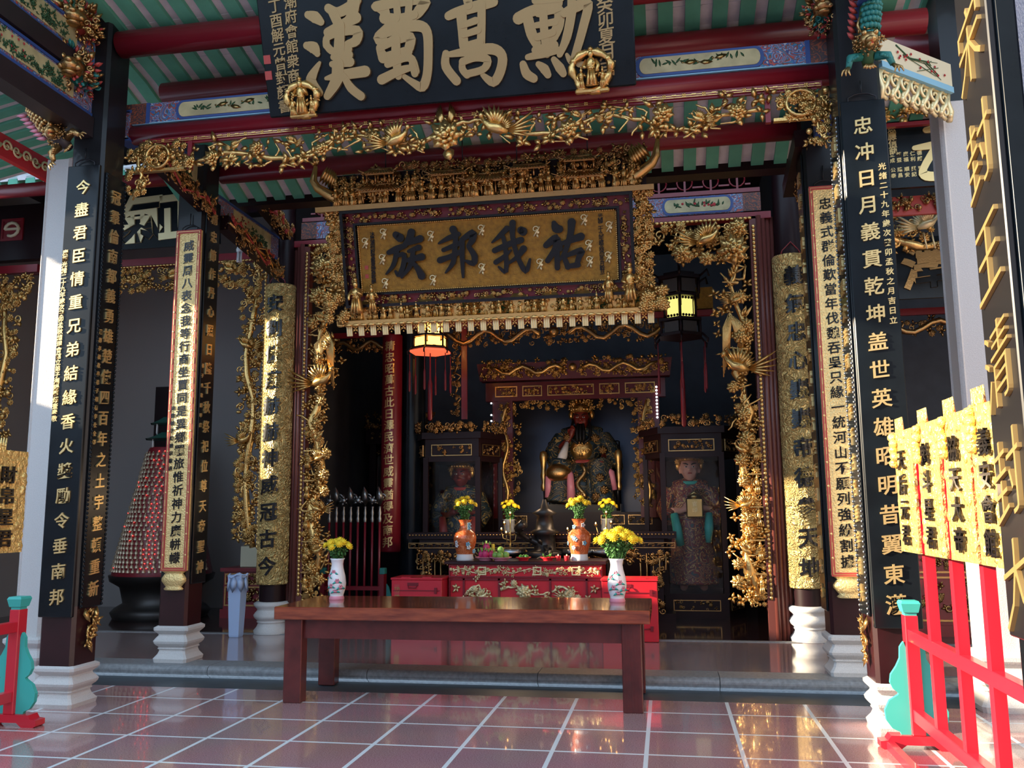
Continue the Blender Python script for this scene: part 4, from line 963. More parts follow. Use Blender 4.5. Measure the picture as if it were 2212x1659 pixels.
# ------------------------------------------------------------------ carved doorway of the hall
random.seed(41)
Y0 = 10.10; DL, DR = -4.34, 1.10; DC = (DL+DR)/2; dw = (DR-DL)/2
t = thing('carved_doorway', 'wide doorway surround of gilded openwork, tree trunks, peonies and phoenixes', 'doorway', (DC, Y0, .1))
for sx in (-1, 1):
    b = MB(); b.box(sx*dw-.045, sx*dw+.045, -.05, .06, 0, 4.75)
    for k in range(4): b.tube([(sx*(dw+.055+.05*k), -.05+.03*k, 0), (sx*(dw+.055+.05*k), -.05+.03*k, 4.75)], .03, 8)
    part('jamb', b, 'maroon_jamb', t, 'fluted maroon door jamb')
b = MB(); b.box(-dw-.2, dw+.2, -.05, .06, 4.72, 4.80); part('head', b, 'red', t)
for sx in (-1, 1):
    b = MB()
    for i in range(88): b.ball((sx*(dw-.005), -.055, .45+i*.048), (.022, .012, .026), 6, 4)
    part('gilt_edge_band', b, 'gold', t, 'narrow gilt studded edge')
b = MB()
for i in range(108): b.ball((-dw+.04+(2*dw-.08)*i/107, -.055, 4.73), (.028, .012, .02), 6, 4)
part('gilt_edge_band', b, 'gold', t, 'narrow gilt studded edge')
for sx in (-1, 1):
    x = sx*(dw-.22)
    b = MB(); tr = [(x+sx*.12, 0, .42), (x-sx*.02, -.03, .9), (x+sx*.10, -.02, 1.4), (x-sx*.02, 0, 1.9), (x+sx*.08, -.03, 2.5), (x-sx*.02, -.02, 2.95), (x+sx*.10, 0, 3.4), (x-sx*.06, -.02, 3.95), (x+sx*.02, 0, 4.2)]
    fine = c_branch(b, tr, .055, .035, .4)
    for q in fine:
        for k in range(2): c_branch(b, [q, Vector(q)+Vector((rnd(-.12, .12), -.04, rnd(-.04, .12))), Vector(q)+Vector((rnd(-.2, .2), -.03, rnd(-.05, .2)))], .018, .008)
        b.leaf(q, (rnd(-1, 1), -.4, 1), (0, -1, 0), .14, .05, .3)
    part('tree_trunk', b, 'gold', t)
    b = MB()
    for i in range(105):
        z = rnd(.40, 4.0); wid = .30+.10*math.sin(z*2.3)+(.08 if z > 3.2 else 0); px = sx*(dw-.05-rnd(0, 1)*wid)
        c_leafspray(b, (px, rnd(-.07, 0), z), rnd(.05, .085), 4)
    part('leaves', b, 'gold', t)
    b = MB(); c_bed(b, sx*(dw-.15)-.11, sx*(dw-.15)+.11, .36, 2.6, -.03, .05, 190); part('lower_relief', b, 'gold', t)
    for k in range(13):
        z = .55+k*.27+rnd(-.08, .08); b = MB(); c_flower(b, (sx*(dw-.12-rnd(0, .24)), -.08, z), rnd(.07, .10)); part('peony', b, 'gold', t)
    for z, r, f in ((2.98, .22, -sx), (1.45, .12, sx), (2.05, .11, -sx), (3.75, .1, sx), (.95, .10, -sx)):
        b = MB(); c_bird(b, (sx*(dw-.24), -.10, z), r, f); part('phoenix' if r > .2 else 'bird', b, 'gold', t)
    b = MB()
    for i in range(9):                            # long drooping tail
        b.tube([(sx*(dw-.2), -.06, 3.15), (sx*(dw-.16-.02*i), -.10, 3.45+.02*i), (sx*(dw-.30-.012*i), -.1, 3.6-.02*i), (sx*(dw-.33-.01*i), -.09, 3.2-.04*i)], [.012, .016, .014, .006], 5)
    part('tail_plumes', b, 'gold', t)
    for i in range(5):                            # small roofed kiosks and figures low on the jamb
        b = MB(); z = .5+i*.36; b.box(sx*(dw-.12)-.07, sx*(dw-.12)+.07, -.1, -.02, z+.2, z+.215); c_person(b, (sx*(dw-.1), -.08, z), .19); c_person(b, (sx*(dw-.24), -.06, z+.1), .15); part('kiosk_figures', b, 'gold', t)
b = MB(); c_bed(b, -dw+.08, dw-.08, 4.5, 4.70, -.02, .075, 150); c_bed(b, -dw+.08, -dw+.95, 4.25, 4.6, -.02, .075, 60); c_bed(b, dw-.95, dw-.08, 4.25, 4.6, -.02, .075, 60)
part('top_openwork', b, 'gold', t)
for cx, cz, r in ((dw-.25, 4.33, .19), (dw-.82, 4.33, .12), (dw-.18, 4.6, .12), (-dw+.25, 4.4, .16), (-dw+.2, 4.05, .13), (dw-.55, 4.25, .1), (-dw+.6, 4.3, .12)):
    b = MB(); c_flower(b, (cx, -.12, cz), r); part('peony', b, 'gold', t)
b = MB(); c_bird(b, (dw-.55, -.12, 4.47), .2, 1); part('phoenix', b, 'gold', t)
# painted beam and red lattice over the doorway
t = thing('painted_beam', 'shaded blue painted beam with flower cartouches over the carved doorway', 'beam', (DC, 10.16, 4.93))
b = MB(); b.box(-dw-.1, dw+.1, -.06, .06, 0, .22); part('beam', b, 'painted', t)
for cx in (-dw+.75, dw-.62): cartouche(t, cx, .11, .38, .08, -.062, 'flower')
for sx in (-1, 1):
    b = MB(); b.box(sx*dw-.1, sx*dw+.1, -.065, .065, 0, .22); part('end_band', b, 'painted_red', t)
t = thing('lattice_transom', 'red fretwork transom above the painted doorway beam', 'lattice', (DC, 10.16, 5.17))
b = MB(); b.box(-dw-.1, dw+.1, -.04, .04, 0, .05); b.box(-dw-.1, dw+.1, -.04, .04, .30, .36); part('rails', b, 'red', t)
b = MB(); n = 18
for i in range(n):
    x = -dw+2*dw*(i+.5)/n; b.box(x-.012, x+.012, -.02, .02, .05, .30)
    b.tube([(x+.09*math.cos(k*PI/6), 0, .175+.09*math.sin(k*PI/6)) for k in range(13)], .011, 5)
    for z in (.11, .24): b.box(x-dw/n, x-.09, -.012, .012, z-.01, z+.01); b.box(x+.09, x+dw/n, -.012, .012, z-.01, z+.01)
part('fretwork', b, 'red', t)
# brackets hanging off the beams near the top of the columns (rows of carved, painted blocks)
def bracket(label, x, y, z, L, face, seed, mats=('gold_old', 'dial', 'gold_old')):
    random.seed(seed); t = thing('carved_bracket', label, 'bracket', (x, y, z), face)
    b = MB(); b.prism([(0, 0), (L*.35, -.05), (L, -.16), (L, -.02), (L*.5, .08), (0, .16)], -.06, .06); part('core', b, 'maroon_dark', t)
    b = MB(); b.tube([(0, -.07, .08), (L*.5, -.07, -.02), (L, -.07, -.10)], .02, 6)
    for i in range(46): f = random.random(); c_leafspray(b, (L*f, rnd(-.09, .0), .06-.17*f+rnd(-.1, .1)), rnd(.04, .07), 4)
    for i in range(10): f = random.random(); c_scroll(b, (L*f, -.08, .06-.17*f+rnd(-.07, .07)), .05, 1.2, .22, random.choice((-1, 1)))
    part('gilded_relief', b, mats[0], t)
    for mt, nm in ((mats[1], 'red_relief'), (mats[2], 'flower_relief')):
        b = MB(); fl = sorted(random.random() for i in range(7 if nm == 'red_relief' else 16)); ps = [(L*f, -.09, .06-.17*f+rnd(-.1, .1)) for f in fl]; b.tube(ps, .012, 5)
        for q in ps: c_flower(b, q, rnd(.03, .05))
        part(nm, b, mt, t)
    return t
# beams that run back from the front columns
def side_beam(label, x, y0, y1, z, h, face, cols, pic='flower'):
    L = y1-y0; t = thing('painted_beam', label, 'beam', (x, (y0+y1)/2, z), face)
    b = MB(); b.box(-L/2, L/2, -.05, .05, 0, h); part('beam', b, 'painted', t)
    b = MB(); b.box(-L/2, L/2, -.06, .06, -.015, .01); b.box(-L/2, L/2, -.06, .06, h-.01, h+.015); part('edge_strip', b, 'navy_flat', t)
    for cx in cols:
        b = MB(); b.box(cx-.47, cx+.47, -.058, -.04, .035, h-.03); f = part('picture_panel', b, 'parchment', t, 'aged cream landscape panel')
        g = MB(); r_ = MB()
        for i in range(75): c_leafspray(g, (cx+rnd(-.42, .35), -.058, .06+rnd(0, h*.6)*random.random()), rnd(.02, .04), 4)
        for i in range(12): c_flower(r_, (cx+rnd(-.42, -.1), -.062, .08+rnd(0, h*.5)), .012)
        part('painted_trees', g, 'leaf_d', f); part('painted_blossoms', r_, 'paper', f)
    return t
side_beam('painted side beam with landscape panel at the upper left, lower of two', -4.84, 4.3, 6.44, 4.93, .24, PI/2, (-.55, .35))
side_beam('painted side beam with landscape panel at the top left corner', -4.84, 4.3, 6.44, 5.38, .24, PI/2, (-.55, .35))
b = MB(); b.box(-4.92, -4.76, 4.3, 6.44, 4.72, 4.9); b.box(-4.92, -4.76, 4.3, 6.44, 5.2, 5.36); tag(b.build('side_tie_beam', 'brown'), 'plain dark brown tie beams under the painted left side beams', 'beam')
side_beam('painted beam running back from the front left column to the second', -4.72, 6.8, 8.0, 4.86, .26, PI/2, (.1,))
side_beam('painted beam between the second left column and the round column', -4.70, 8.3, 9.9, 4.62, .28, PI/2, (0.1,))
side_beam('painted side beam running forward from the front right column', 1.56, 4.3, 6.5, 5.15, .24, -PI/2, (0.3,))
side_beam('painted beam running back between the right columns', 1.50, 6.85, 8.0, 4.86, .26, -PI/2, (.1,))
bracket('gilded leaf bracket under the beam behind the front left column', -4.58, 6.98, 4.72, 1.1, PI/2, 51)
bracket('carved flower bracket below the beam by the second left column', -4.56, 8.35, 4.5, 1.35, PI/2, 52)
bracket('carved bracket block beside the round column high on the left', -4.5, 9.0, 5.0, .8, PI/2, 53)
bracket('carved bracket under the beam at the right of the doorway', 1.34, 8.0, 4.80, .9, -PI/2+PI, 54)
# lion-head and dragon-fish brackets
def lion(label, x, y, z, s, rz, seed, cols=('gold_old', 'dial', 'teal')):
    random.seed(seed); t = thing('lion_bracket', label, 'bracket', (x, y, z), rz)
    b = MB(); b.ball((0, 0, 0), (.10*s, .12*s, .09*s), 12, 8); b.ball((0, -.12*s, -.03*s), (.075*s, .07*s, .05*s), 10, 7); b.ball((0, -.11*s, -.09*s), (.06*s, .06*s, .022*s), 10, 6)
    b.ball((0, -.19*s, -.01*s), (.03*s, .025*s, .022*s), 7, 5); b.ball((.02*s, .16*s, .06*s), (.11*s, .18*s, .11*s), 10, 7)
    for sx in (-1, 1): b.ball((sx*.055*s, -.12*s, .045*s), (.026*s, .022*s, .026*s), 8, 6); b.leaf((sx*.09*s, -.02*s, .08*s), (sx, -.3, .7), (0, -1, 0), .11*s, .07*s, .4); b.ball((sx*.06*s, -.13*s, -.045*s), (.03*s, .03*s, .025*s), 7, 5)
    part('head', b, cols[0], t)
    for mt, nm, n in ((cols[0], 'gilded_curls', 110), (cols[1], 'mane_curls', 44), (cols[2], 'green_curls', 34)):
        b = MB(); b.ball((0, .08*s, 0), (.125*s, .16*s, .12*s), 8, 6)
        for i in range(n):
            a = rnd(0, 2*PI); rr = rnd(.10, .17)*s; p = (rr*math.cos(a), rnd(-.08, .26)*s, rr*math.sin(a)*.95)
            if i % 3 == 0: c_scroll(b, p, .03*s, 1.2, .3, random.choice((-1, 1)), a)
            else: b.leaf(p, (math.cos(a), rnd(-.7, .1), math.sin(a)), (0, -1, 0), .07*s, .035*s, .5, .3)
        part(nm, b, mt, t)
    return t
lion('gilded lion head bracket at the top left of the front column', -4.78, 6.15, 5.20, 1.05, .5, 61)
lion('second gilded lion cluster above the lion head at the top left', -4.80, 6.18, 5.66, 1.0, .5, 63, ('gold_old', 'gold', 'dial'))
lion('painted lion head hanging at the top right corner of the beam', 1.33, 6.62, 5.33, .8, -.2, 62)
def fish(label, x, y, z, s, lean, cols, seed):
    """head down, tail up: body curve, scales, tail fan, dragon face, legs"""
    random.seed(seed); t = thing('dragon_fish_bracket', label, 'bracket', (x, y, z), 0)
    body = [(0, -.02*s, -.16*s), (0, -.05*s, -.04*s), (.03*lean, -.07*s, .12*s), (.07*lean, -.05*s, .25*s), (.10*lean, 0, .38*s), (.10*lean, .03*s, .48*s)]
    b = MB(); b.tube(body, [.035*s, .065*s, .075*s, .078*s, .065*s, .045*s], 12); part('body', b, cols[0], t)
    b = MB(); n = 0
    for row in range(9):
        f = .30+.07*row; k = min(4, int(f*5)); q = Vector(body[k]).lerp(Vector(body[k+1]), f*5-k); rr = (.07 if f < .8 else .055)*s
        for c in range(6):
            a = PI*1.5+(c-2.5+.5*(row % 2))*.42; b.leaf(q+Vector((rr*math.cos(a), rr*math.sin(a), .03*s)), (0, -.25, -1), (math.cos(a), math.sin(a), .3), .065*s, .06*s, .3, -.05)
    part('scales', b, cols[1], t)
    b = MB()
    for k in range(4): b.leaf((.10*lean, .01*s, .45*s), (.22*(k-1.5), -.12, 1), (0, -1, 0), .24*s, .09*s, .25, .1)
    part('tail', b, cols[2], t); b = MB()
    for k in range(7): b.leaf((-.07*s+.01*k*lean, -.05*s, .04*s+.05*s*k), (-1, -.2, .5), (0, -1, 0), .09*s, .045*s, .25, .3)
    part('back_fins', b, cols[2], t)
    b = MB()
    for k in range(16): b.ball((.10*lean+rnd(-.05, .05)*s, -.045*s, (.5+rnd(.02, .16))*s), .007*s, 5, 4)
    part('tail_spots', b, 'porcelain', t)
    b = MB(); b.ball((0, -.10*s, .0), (.07*s, .07*s, .06*s), 10, 7); b.ball((0, -.16*s, -.035*s), (.045*s, .05*s, .03*s), 9, 6); b.leaf((0, -.12*s, -.06*s), (-.2, -1, -.5), (0, 0, 1), .11*s, .07*s, .4)
    for sx in (-1, 1): b.ball((sx*.04*s, -.15*s, .03*s), .02*s, 7, 5); b.tube([(sx*.045*s, -.1*s, .05*s), (sx*.07*s, -.1*s, .12*s), (sx*.06*s, -.12*s, .17*s)], [.014*s, .012*s, .005*s], 5)
    for i in range(40): a = rnd(0, 6.28); c_leafspray(b, (.085*s*math.cos(a), rnd(-.14, -.02)*s, -.01*s+.075*s*math.sin(a)), .035*s, 3)
    part('dragon_head', b, cols[3], t)
    for sx in (-1, 1):
        b = MB(); b.tube([(sx*.05*s, -.05*s, -.1*s), (sx*.13*s, -.08*s, -.12*s), (sx*.15*s, -.1*s, -.2*s)], [.034*s, .03*s, .02*s], 7)
        for k in range(5): b.leaf((sx*(.07+.015*k)*s, -.09*s, -.10*s-.008*k*s), (sx*.6, -.3, -1), (0, -1, 0), .05*s, .04*s, .3)
        part('leg', b, cols[1], t)
    for sx in (-1, 1):
        b = MB()
        for k in range(3): b.tube([(sx*.15*s, -.1*s, -.2*s), (sx*(.16+.02*k)*s, -.13*s, -.24*s), (sx*(.15+.03*k)*s, -.14*s, -.28*s)], [.012*s, .01*s, .004*s], 5)
        part('claw', b, cols[3], t)
    b = MB()
    for k in range(5): b.leaf((0, -.04*s, -.14*s), (.35*(k-2), -.3, -1), (0, -1, 0), .09*s, .04*s, .3)
    part('chin_frill', b, cols[3], t)
    b = MB(); b.leaf((0, -.14*s, -.05*s), (-.1, -1, -.7), (0, -.6, 1), .09*s, .045*s, .3, .2); part('tongue', b, 'red_bright', t)
    return t
fish('green-scaled dragon fish bracket with a red tail above the right couplet', 1.55, 6.34, 4.84, 1.0, .55, ('leaf_d', 'teal', 'dial', 'gold_old'), 71)
fish('carved dragon fish bracket above the left couplet with a pink curled tail', -4.93, 6.26, 4.66, 1.0, .0, ('brown', 'gold_old', 'pink', 'gold_old'), 72).rotation_euler = (0, -.75, 0)
b = MB(); b.box(-6.12, -6.06, 6.0, 7.6, 4.86, 5.08); o = b.build('eave_board', 'red_bright'); tag(o, 'red eave board with gilt scroll beside the left granite post', 'board')
b = MB(); random.seed(77)
for k in range(12):
    c_scroll(b, (0, 0, 0), .001)
    b.T = Matrix.Translation((-6.055, 6.05+.13*k, 4.97)) @ Matrix.Rotation(PI/2, 4, 'Z'); c_scroll(b, (0, -.01, 0), .06, 1.3, .2, 1 if k % 2 else -1)
b.T = Matrix.Identity(4); b.tube([(-6.055, 6.02, 4.97), (-6.055, 7.55, 4.97)], .012, 5); g = b.build('gilt_scroll', 'gold_pale', o)
# diagonal beam and pale gold frieze to the granite post on the right
ang = math.atan2(.64, .77)
t = thing('painted_beam', 'short pale blue beam with plum blossoms running to the right granite post', 'beam', (2.03, 6.92, 4.84), ang)
b = MB(); b.box(-.44, .44, -.04, .04, 0, .22); part('beam', b, 'cream', t)
b = MB(); b.box(-.44, .44, -.05, .05, -.03, .02); part('edge_strip', b, 'sky_blue', t)
b = MB(); random.seed(75); c_branch(b, [(-.25, -.042, .2), (-.1, -.045, .13), (.1, -.045, .15), (.25, -.045, .08)], .006, .004)
for i in range(8): c_branch(b, [(rnd(-.2, .3), -.045, .14), (rnd(-.3, .35), -.045, rnd(.04, .2))], .003, .002)
part('painted_branch', b, 'leaf_d', t)
b = MB()
for i in range(16): c_flower(b, (rnd(-.25, .35), -.045, rnd(.07, .17)), .013)
part('painted_blossoms', b, 'red_bright', t)
t = thing('openwork_frieze', 'small pale gold scrollwork frieze under the plum blossom beam', 'carving', (2.03, 6.92, 4.58), ang)
b = MB()
for i in range(7):
    x = -.36+i*.12
    for hnd in (-1, 1): c_scroll(b, (x, -.01, .12+hnd*.055), .065, 1.3, .22, hnd, PI/2*hnd)
    b.tube([(x-.06, 0, .02), (x, -.02, .12), (x+.06, 0, .22)], .018, 6); b.ball((x+.05, -.02, .04), .022, 7, 5)
b.tube([(-.42, 0, .23), (.42, 0, .23)], .016, 6)
for sx in (-.42, .42): b.tube([(sx, 0, 0), (sx+.015, -.01, .08), (sx-.01, 0, .16), (sx, 0, .24)], .025, 6)
part('scrollwork', b, 'gold_pale', t)
# ------------------------------------------------------------------ the hall behind the doorway
random.seed(81)
def relief(b, x0, x1, z0, z1, y, r, n, vine=True):
    if vine: c_vine(b, x0, x1, (z0+z1)/2, (z1-z0)*.28, y, r, max(5, int((x1-x0)/(r*2.2))))
    c_bed(b, x0, x1, z0, z1, y, r, n)
# red carved offering altar
t = thing('carved_altar', 'bright red altar with gilded relief flowers right behind the long table', 'altar', (-1.64, 10.22, .1))
b = MB(); b.box(-.90, .90, .02, .62, 0, .79); part('body', b, 'red_bright', t)
b = MB(); b.box(-.95, .95, -.02, .68, .79, .83, .008); part('altar_top', b, 'maroon', t)
b = MB(); frame_rect(b, -.90, .90, .64, .79, .016, -.0, .03); frame_rect(b, -.90, .90, .02, .63, .02, -.0, .03)
for x in (-.72, -.30, .30, .72): b.box(x-.012, x+.012, 0, .03, .02, .63)
part('red_mouldings', b, 'red', t)
b = MB(); relief(b, -.86, .86, .67, .76, .01, .030, 70); 
for x in (-.5, .15, .6): frame_rect(b, x-.05, x+.05, .67, .765, .013, -.01, .02)
part('gilded_frieze', b, 'gold_pale', t)
b = MB()
for x0, x1 in ((-.70, -.32), (.32, .70)):
    c_vine(b, x0, x1, .45, .10, .01, .06, 5); c_vine(b, x0, x1, .22, .1, .01, .06, 5); c_bird(b, ((x0+x1)/2, 0, .42), .1, 1)
c_vine(b, -.28, .28, .5, .05, .01, .06, 6); c_flower(b, (0, -.01, .48), .10); c_flower(b, (-.15, 0, .3), .07); c_flower(b, (.16, 0, .32), .07); c_vine(b, -.26, .26, .22, .08, .01, .06, 6)
for x in (-.81, .81): c_leafspray(b, (x, 0, .52), .06, 5); c_leafspray(b, (x, 0, .3), .05, 4)
part('gilded_flowers', b, 'gold_pale', t)
def offering_box(label, x, y, w_, h, paper, col):
    t = thing('offering_box', label, 'box', (x, y, .1))
    b = MB(); b.box(-w_/2, w_/2, 0, .42, 0, h, .006); part('body', b, col, t)
    b = MB(); b.box(-w_/2-.008, w_/2+.008, -.01, .43, h, h+.025, .004); b.box(-w_*.3, -w_*.12, -.004, .05, h+.025, h+.035); b.box(w_*.12, w_*.3, -.004, .05, h+.025, h+.035); part('lid', b, col, t)
    b = MB(); b.box(-w_*.46, w_*.46, -.008, 0, h*.80, h*.815); b.box(w_*.36, w_*.41, -.022, 0, h*.76, h*.86); b.box(w_*.36, w_*.41, -.022, 0, h*.18, h*.26); b.tube([(w_*.1, -.012, h*.2), (w_*.36, -.014, h*.22)], .005, 5)
    b.tube([(-w_*.16, -.012, h*.90), (-w_*.15, -.025, h*.86), (.0, -.025, h*.86), (.01, -.012, h*.90)], .006, 5); b.box(-w_*.18, w_*.04, -.006, 0, h*.89, h*.95); part('hasp', b, 'red', t, 'red hasp, hinge and handle')
    b = MB(); b.T = Matrix.Translation((0, -.001, h*.62)) @ Matrix.Rotation(PI/2, 4, 'X'); b.lathe([(.052, 0), (.052, .006), (.046, .010)], 24); b.T = Matrix.Identity(4)
    for k in range(8): b.box(.03*math.cos(k*PI/4)-.006, .03*math.cos(k*PI/4)+.006, -.014, -.008, h*.62+.03*math.sin(k*PI/4)-.006, h*.62+.03*math.sin(k*PI/4)+.006)
    part('gold_disc', b, 'brass', t, 'round gold longevity disc')
    if paper:
        b = MB(); b.box(-w_*.44, -w_*.33, -.004, 0, h*.30, h*.92); f = part('paper_strip', b, 'paper', t); b = MB(); column_text(b, '功德箱福', -w_*.385, -.004, h*.9, h*.32, .07, .01, .002); part('lettering', b, 'brass', f)
    return t
offering_box('red metal offering box left of the carved red altar, with a paper strip', -2.86, 9.97, .60, .63, True, 'red_fence')
offering_box('red metal offering box right of the carved red altar, in sunlight', -.42, 9.80, .60, .64, False, 'red_bright')
# porcelain vases with flowers on the altar
def altar_vase(label, x, y, seed, tint):
    t = thing('flower_vase', label, 'vase', (x, y, .93))
    b = MB(); b.lathe([(.10, 0), (.105, .02), (.095, .05), (.11, .12), (.135, .21), (.138, .27), (.12, .32), (.075, .36), (.06, .39), (.062, .43), (.085, .475), (.09, .48), (.07, .46), (.05, .42)], 30); part('vase_body', b, 'vase_o', t)
    b = MB(); b.lathe([(.101, -.001), (.107, .02), (.098, .05), (.1, .07)], 30); part('foot_band', b, 'porcelain', t, 'white foot band')
    b = MB(); c = MB(); random.seed(seed)
    for k in range(9):
        a = -PI/2+rnd(-1.2, 1.2); z = rnd(.1, .42); rr = .137 if z < .3 else .09; p = (rr*math.cos(a), rr*math.sin(a), z); nr = (math.cos(a), math.sin(a), 0)
        for j in range(5): q = j*1.257; (b if k % 2 else c).leaf(p, (-math.sin(a)*math.cos(q), math.cos(a)*math.cos(q), math.sin(q)), nr, .034, .028, .06, .02)
    part('white_blossoms', b, 'porcelain', t); part('blue_blossoms', c, 'sky_blue', t)
    bouquet(t, .46, .13, .27, 10, .048, seed); return t
altar_vase('orange blossom vase at the left end of the red altar, in shade', -2.40, 10.46, 15, 0)
altar_vase('orange blossom vase at the right end of the red altar, sunlit', -1.02, 10.46, 16, 0)
def plate(label, x, y, r, col, cat='plate'):
    t = thing('plate', label, cat, (x, y, .93)); b = MB(); b.lathe([(r*.6, 0), (r*.62, .012), (r, .035), (r*1.02, .04), (r*.95, .038), (r*.55, .016)], 24); part('dish', b, col, t); return t
plate('pink plate of dragon fruit on the altar', -2.13, 10.40, .13, 'pink'); plate('pink plate of green fruit on the altar', -1.94, 10.34, .13, 'pink')
plate('small red dish of limes on the altar', -1.67, 10.36, .09, 'red_bright'); plate('small red dish of peppers on the altar', -1.38, 10.36, .09, 'red_bright')
M['dragon_fruit'] = simple('dragon_fruit_skin', (.55, .03, .14), .45); M['guava'] = simple('green_fruit_skin', (.22, .42, .08), .4); M['lime'] = simple('lime_skin', (.05, .22, .02), .35)
for i, (dx, dy, dz) in enumerate(((-.05, 0, .07), (.05, .02, .07), (.0, -.04, .075), (0, .03, .15))):
    t = thing('dragon_fruit', ('pink dragon fruit, leftmost on the pink plate', 'pink dragon fruit, right one on the pink plate', 'pink dragon fruit at the front of the pink plate', 'pink dragon fruit on top of the others')[i], 'fruit', (-2.13+dx, 10.40+dy, .93+dz-.05), 0, 'dragon fruits')
    b = MB(); b.ball((0, 0, .05), (.042, .042, .055), 10, 8); part('fruit', b, 'dragon_fruit', t); b = MB()
    for k in range(7): b.leaf((.03*math.cos(k), .03*math.sin(k), .06+.01*(k % 3)), (math.cos(k), math.sin(k), 1.4), (0, 0, 1), .06, .02, .3, .2)
    part('bracts', b, 'guava', t)
for i, (dx, dy, dz) in enumerate(((-.06, 0, .02), (.06, .01, .02), (0, -.045, .02), (.0, .045, .02), (0, 0, .08))):
    b = MB(); b.ball((0, 0, .042), .042, 12, 8); o = b.build('guava', 'guava'); o.location = (-1.94+dx, 10.34+dy, .93+dz)
    tag(o, ('pale green fruit at the left of the second pink plate', 'pale green fruit at the right of the second pink plate', 'pale green fruit at the front of the second pink plate', 'pale green fruit at the back of the second pink plate', 'pale green fruit on top of the second pink plate')[i], 'fruit', 'green fruits on the plate')
for i, (dx, dy) in enumerate(((-.03, -.01), (.035, 0), (0, .03))):
    b = MB(); b.ball((0, 0, .026), .028, 10, 7); o = b.build('lime', 'lime'); o.location = (-1.67+dx, 10.36+dy, .945); tag(o, ('dark lime at the left in the red dish', 'dark lime at the right in the red dish', 'dark lime at the back of the red dish')[i], 'fruit', 'limes')
b = MB()
for i in range(9): b.leaf((-1.38+rnd(-.05, .05), 10.36+rnd(-.04, .04), .965), (rnd(-1, 1), rnd(-1, 1), .3), (0, 0, 1), .06, .02, .5)
o = b.build('green_peppers', 'lime'); tag(o, 'small green peppers heaped in the red dish', 'vegetables'); o['kind'] = 'stuff'
for i, x in enumerate((-1.26, -1.16)):
    t = thing('candle_cup', ('red glass candle cup next to the peppers', 'red glass candle cup next to the sunlit orange vase')[i], 'candle', (x, 10.36, .93), 0, 'red candle cups'); b = MB(); b.lathe([(.025, 0), (.03, .02), (.032, .055)], 14); part('cup', b, 'red_bright', t); b = MB(); b.ball((0, 0, .06), (.006, .006, .012), 6, 5); part('flame', b, 'flame', t)
# long dark altar table with gilt bands, bronze censer, oil lamps
t = thing('altar_table', 'long dark altar table with gilt key pattern bands in the hall', 'table', (-1.64, 11.42, .1))
b = MB(); b.box(-1.76, 1.76, -.05, .38, 1.05, 1.13); b.box(-1.6, 1.6, 0, .34, .78, 1.05)
for sx in (-1, 1): b.box(sx*1.5-.08, sx*1.5+.08, 0, .34, 0, .8); b.box(sx*1.62-.1, sx*1.62+.1, -.02, .34, 0, .12)
part('frame', b, 'maroon_dark', t)
b = MB()
for i in range(80): x = -1.72+3.44*i/79; b.ball((x, -.055, 1.10), (.016, .012, .012), 6, 4)
for (za, zb) in ((.93, 1.0),): frame_rect(b, -1.74, 1.74, za, zb, .008, -.03, 0)
for i in range(30): x = -1.68+3.36*i/29; b.tube([(x-.04, -.02, .95), (x-.04, -.02, .98), (x+.03, -.02, .98), (x+.03, -.02, .955), (x, -.02, .955)], .006, 4)
for sx in (-1, 1):
    for k in range(5): b.tube([(sx*(1.62-.08*k), -.03, .86), (sx*(1.62-.08*k), -.03, .66-.05*k), (sx*(1.55-.08*k), -.03, .66-.05*k)], .011, 4)
    c_bed(b, sx*1.35-.3, sx*1.35+.3, .74, .9, -.02, .05, 40); c_bed(b, sx*1.5-.07, sx*1.5+.07, .1, .7, -.03, .05, 30)
c_bed(b, -1.0, 1.0, .78, .9, -.02, .05, 70)
part('gilt_fretwork', b, 'gold_old', t)
t = thing('bronze_censer', 'dark bronze tiered censer entwined by a dragon in front of the statue', 'censer', (-1.52, 11.14, .1))
b = MB(); b.lathe([(.20, 0), (.22, .06), (.15, .12), (.13, .5), (.18, .56), (.24, .62), (.27, .75), (.24, .84), (.28, .88), (.2, .9), (.14, .92), (.13, 1.10), (.2, 1.14), (.12, 1.18), (.1, 1.34), (.16, 1.38), (.06, 1.44), (.02, 1.55)], 24); part('body', b, 'bronze', t)
b = MB(); b.tube([(.2*math.cos(k*.7)-.12, -.2+.14*math.sin(k*.7), .35+.06*k) for k in range(16)], [.045, .05, .05, .05, .05, .05, .05, .05, .05, .05, .045, .045, .04, .04, .05, .06], 8)
for k in range(12): b.leaf((-.12+.2*math.cos(k*.9), -.25, .5+.06*k), (rnd(-1, 1), -.5, rnd(-.2, 1)), (0, -1, 0), .13, .05, .4)
part('dragon', b, 'bronze', t)
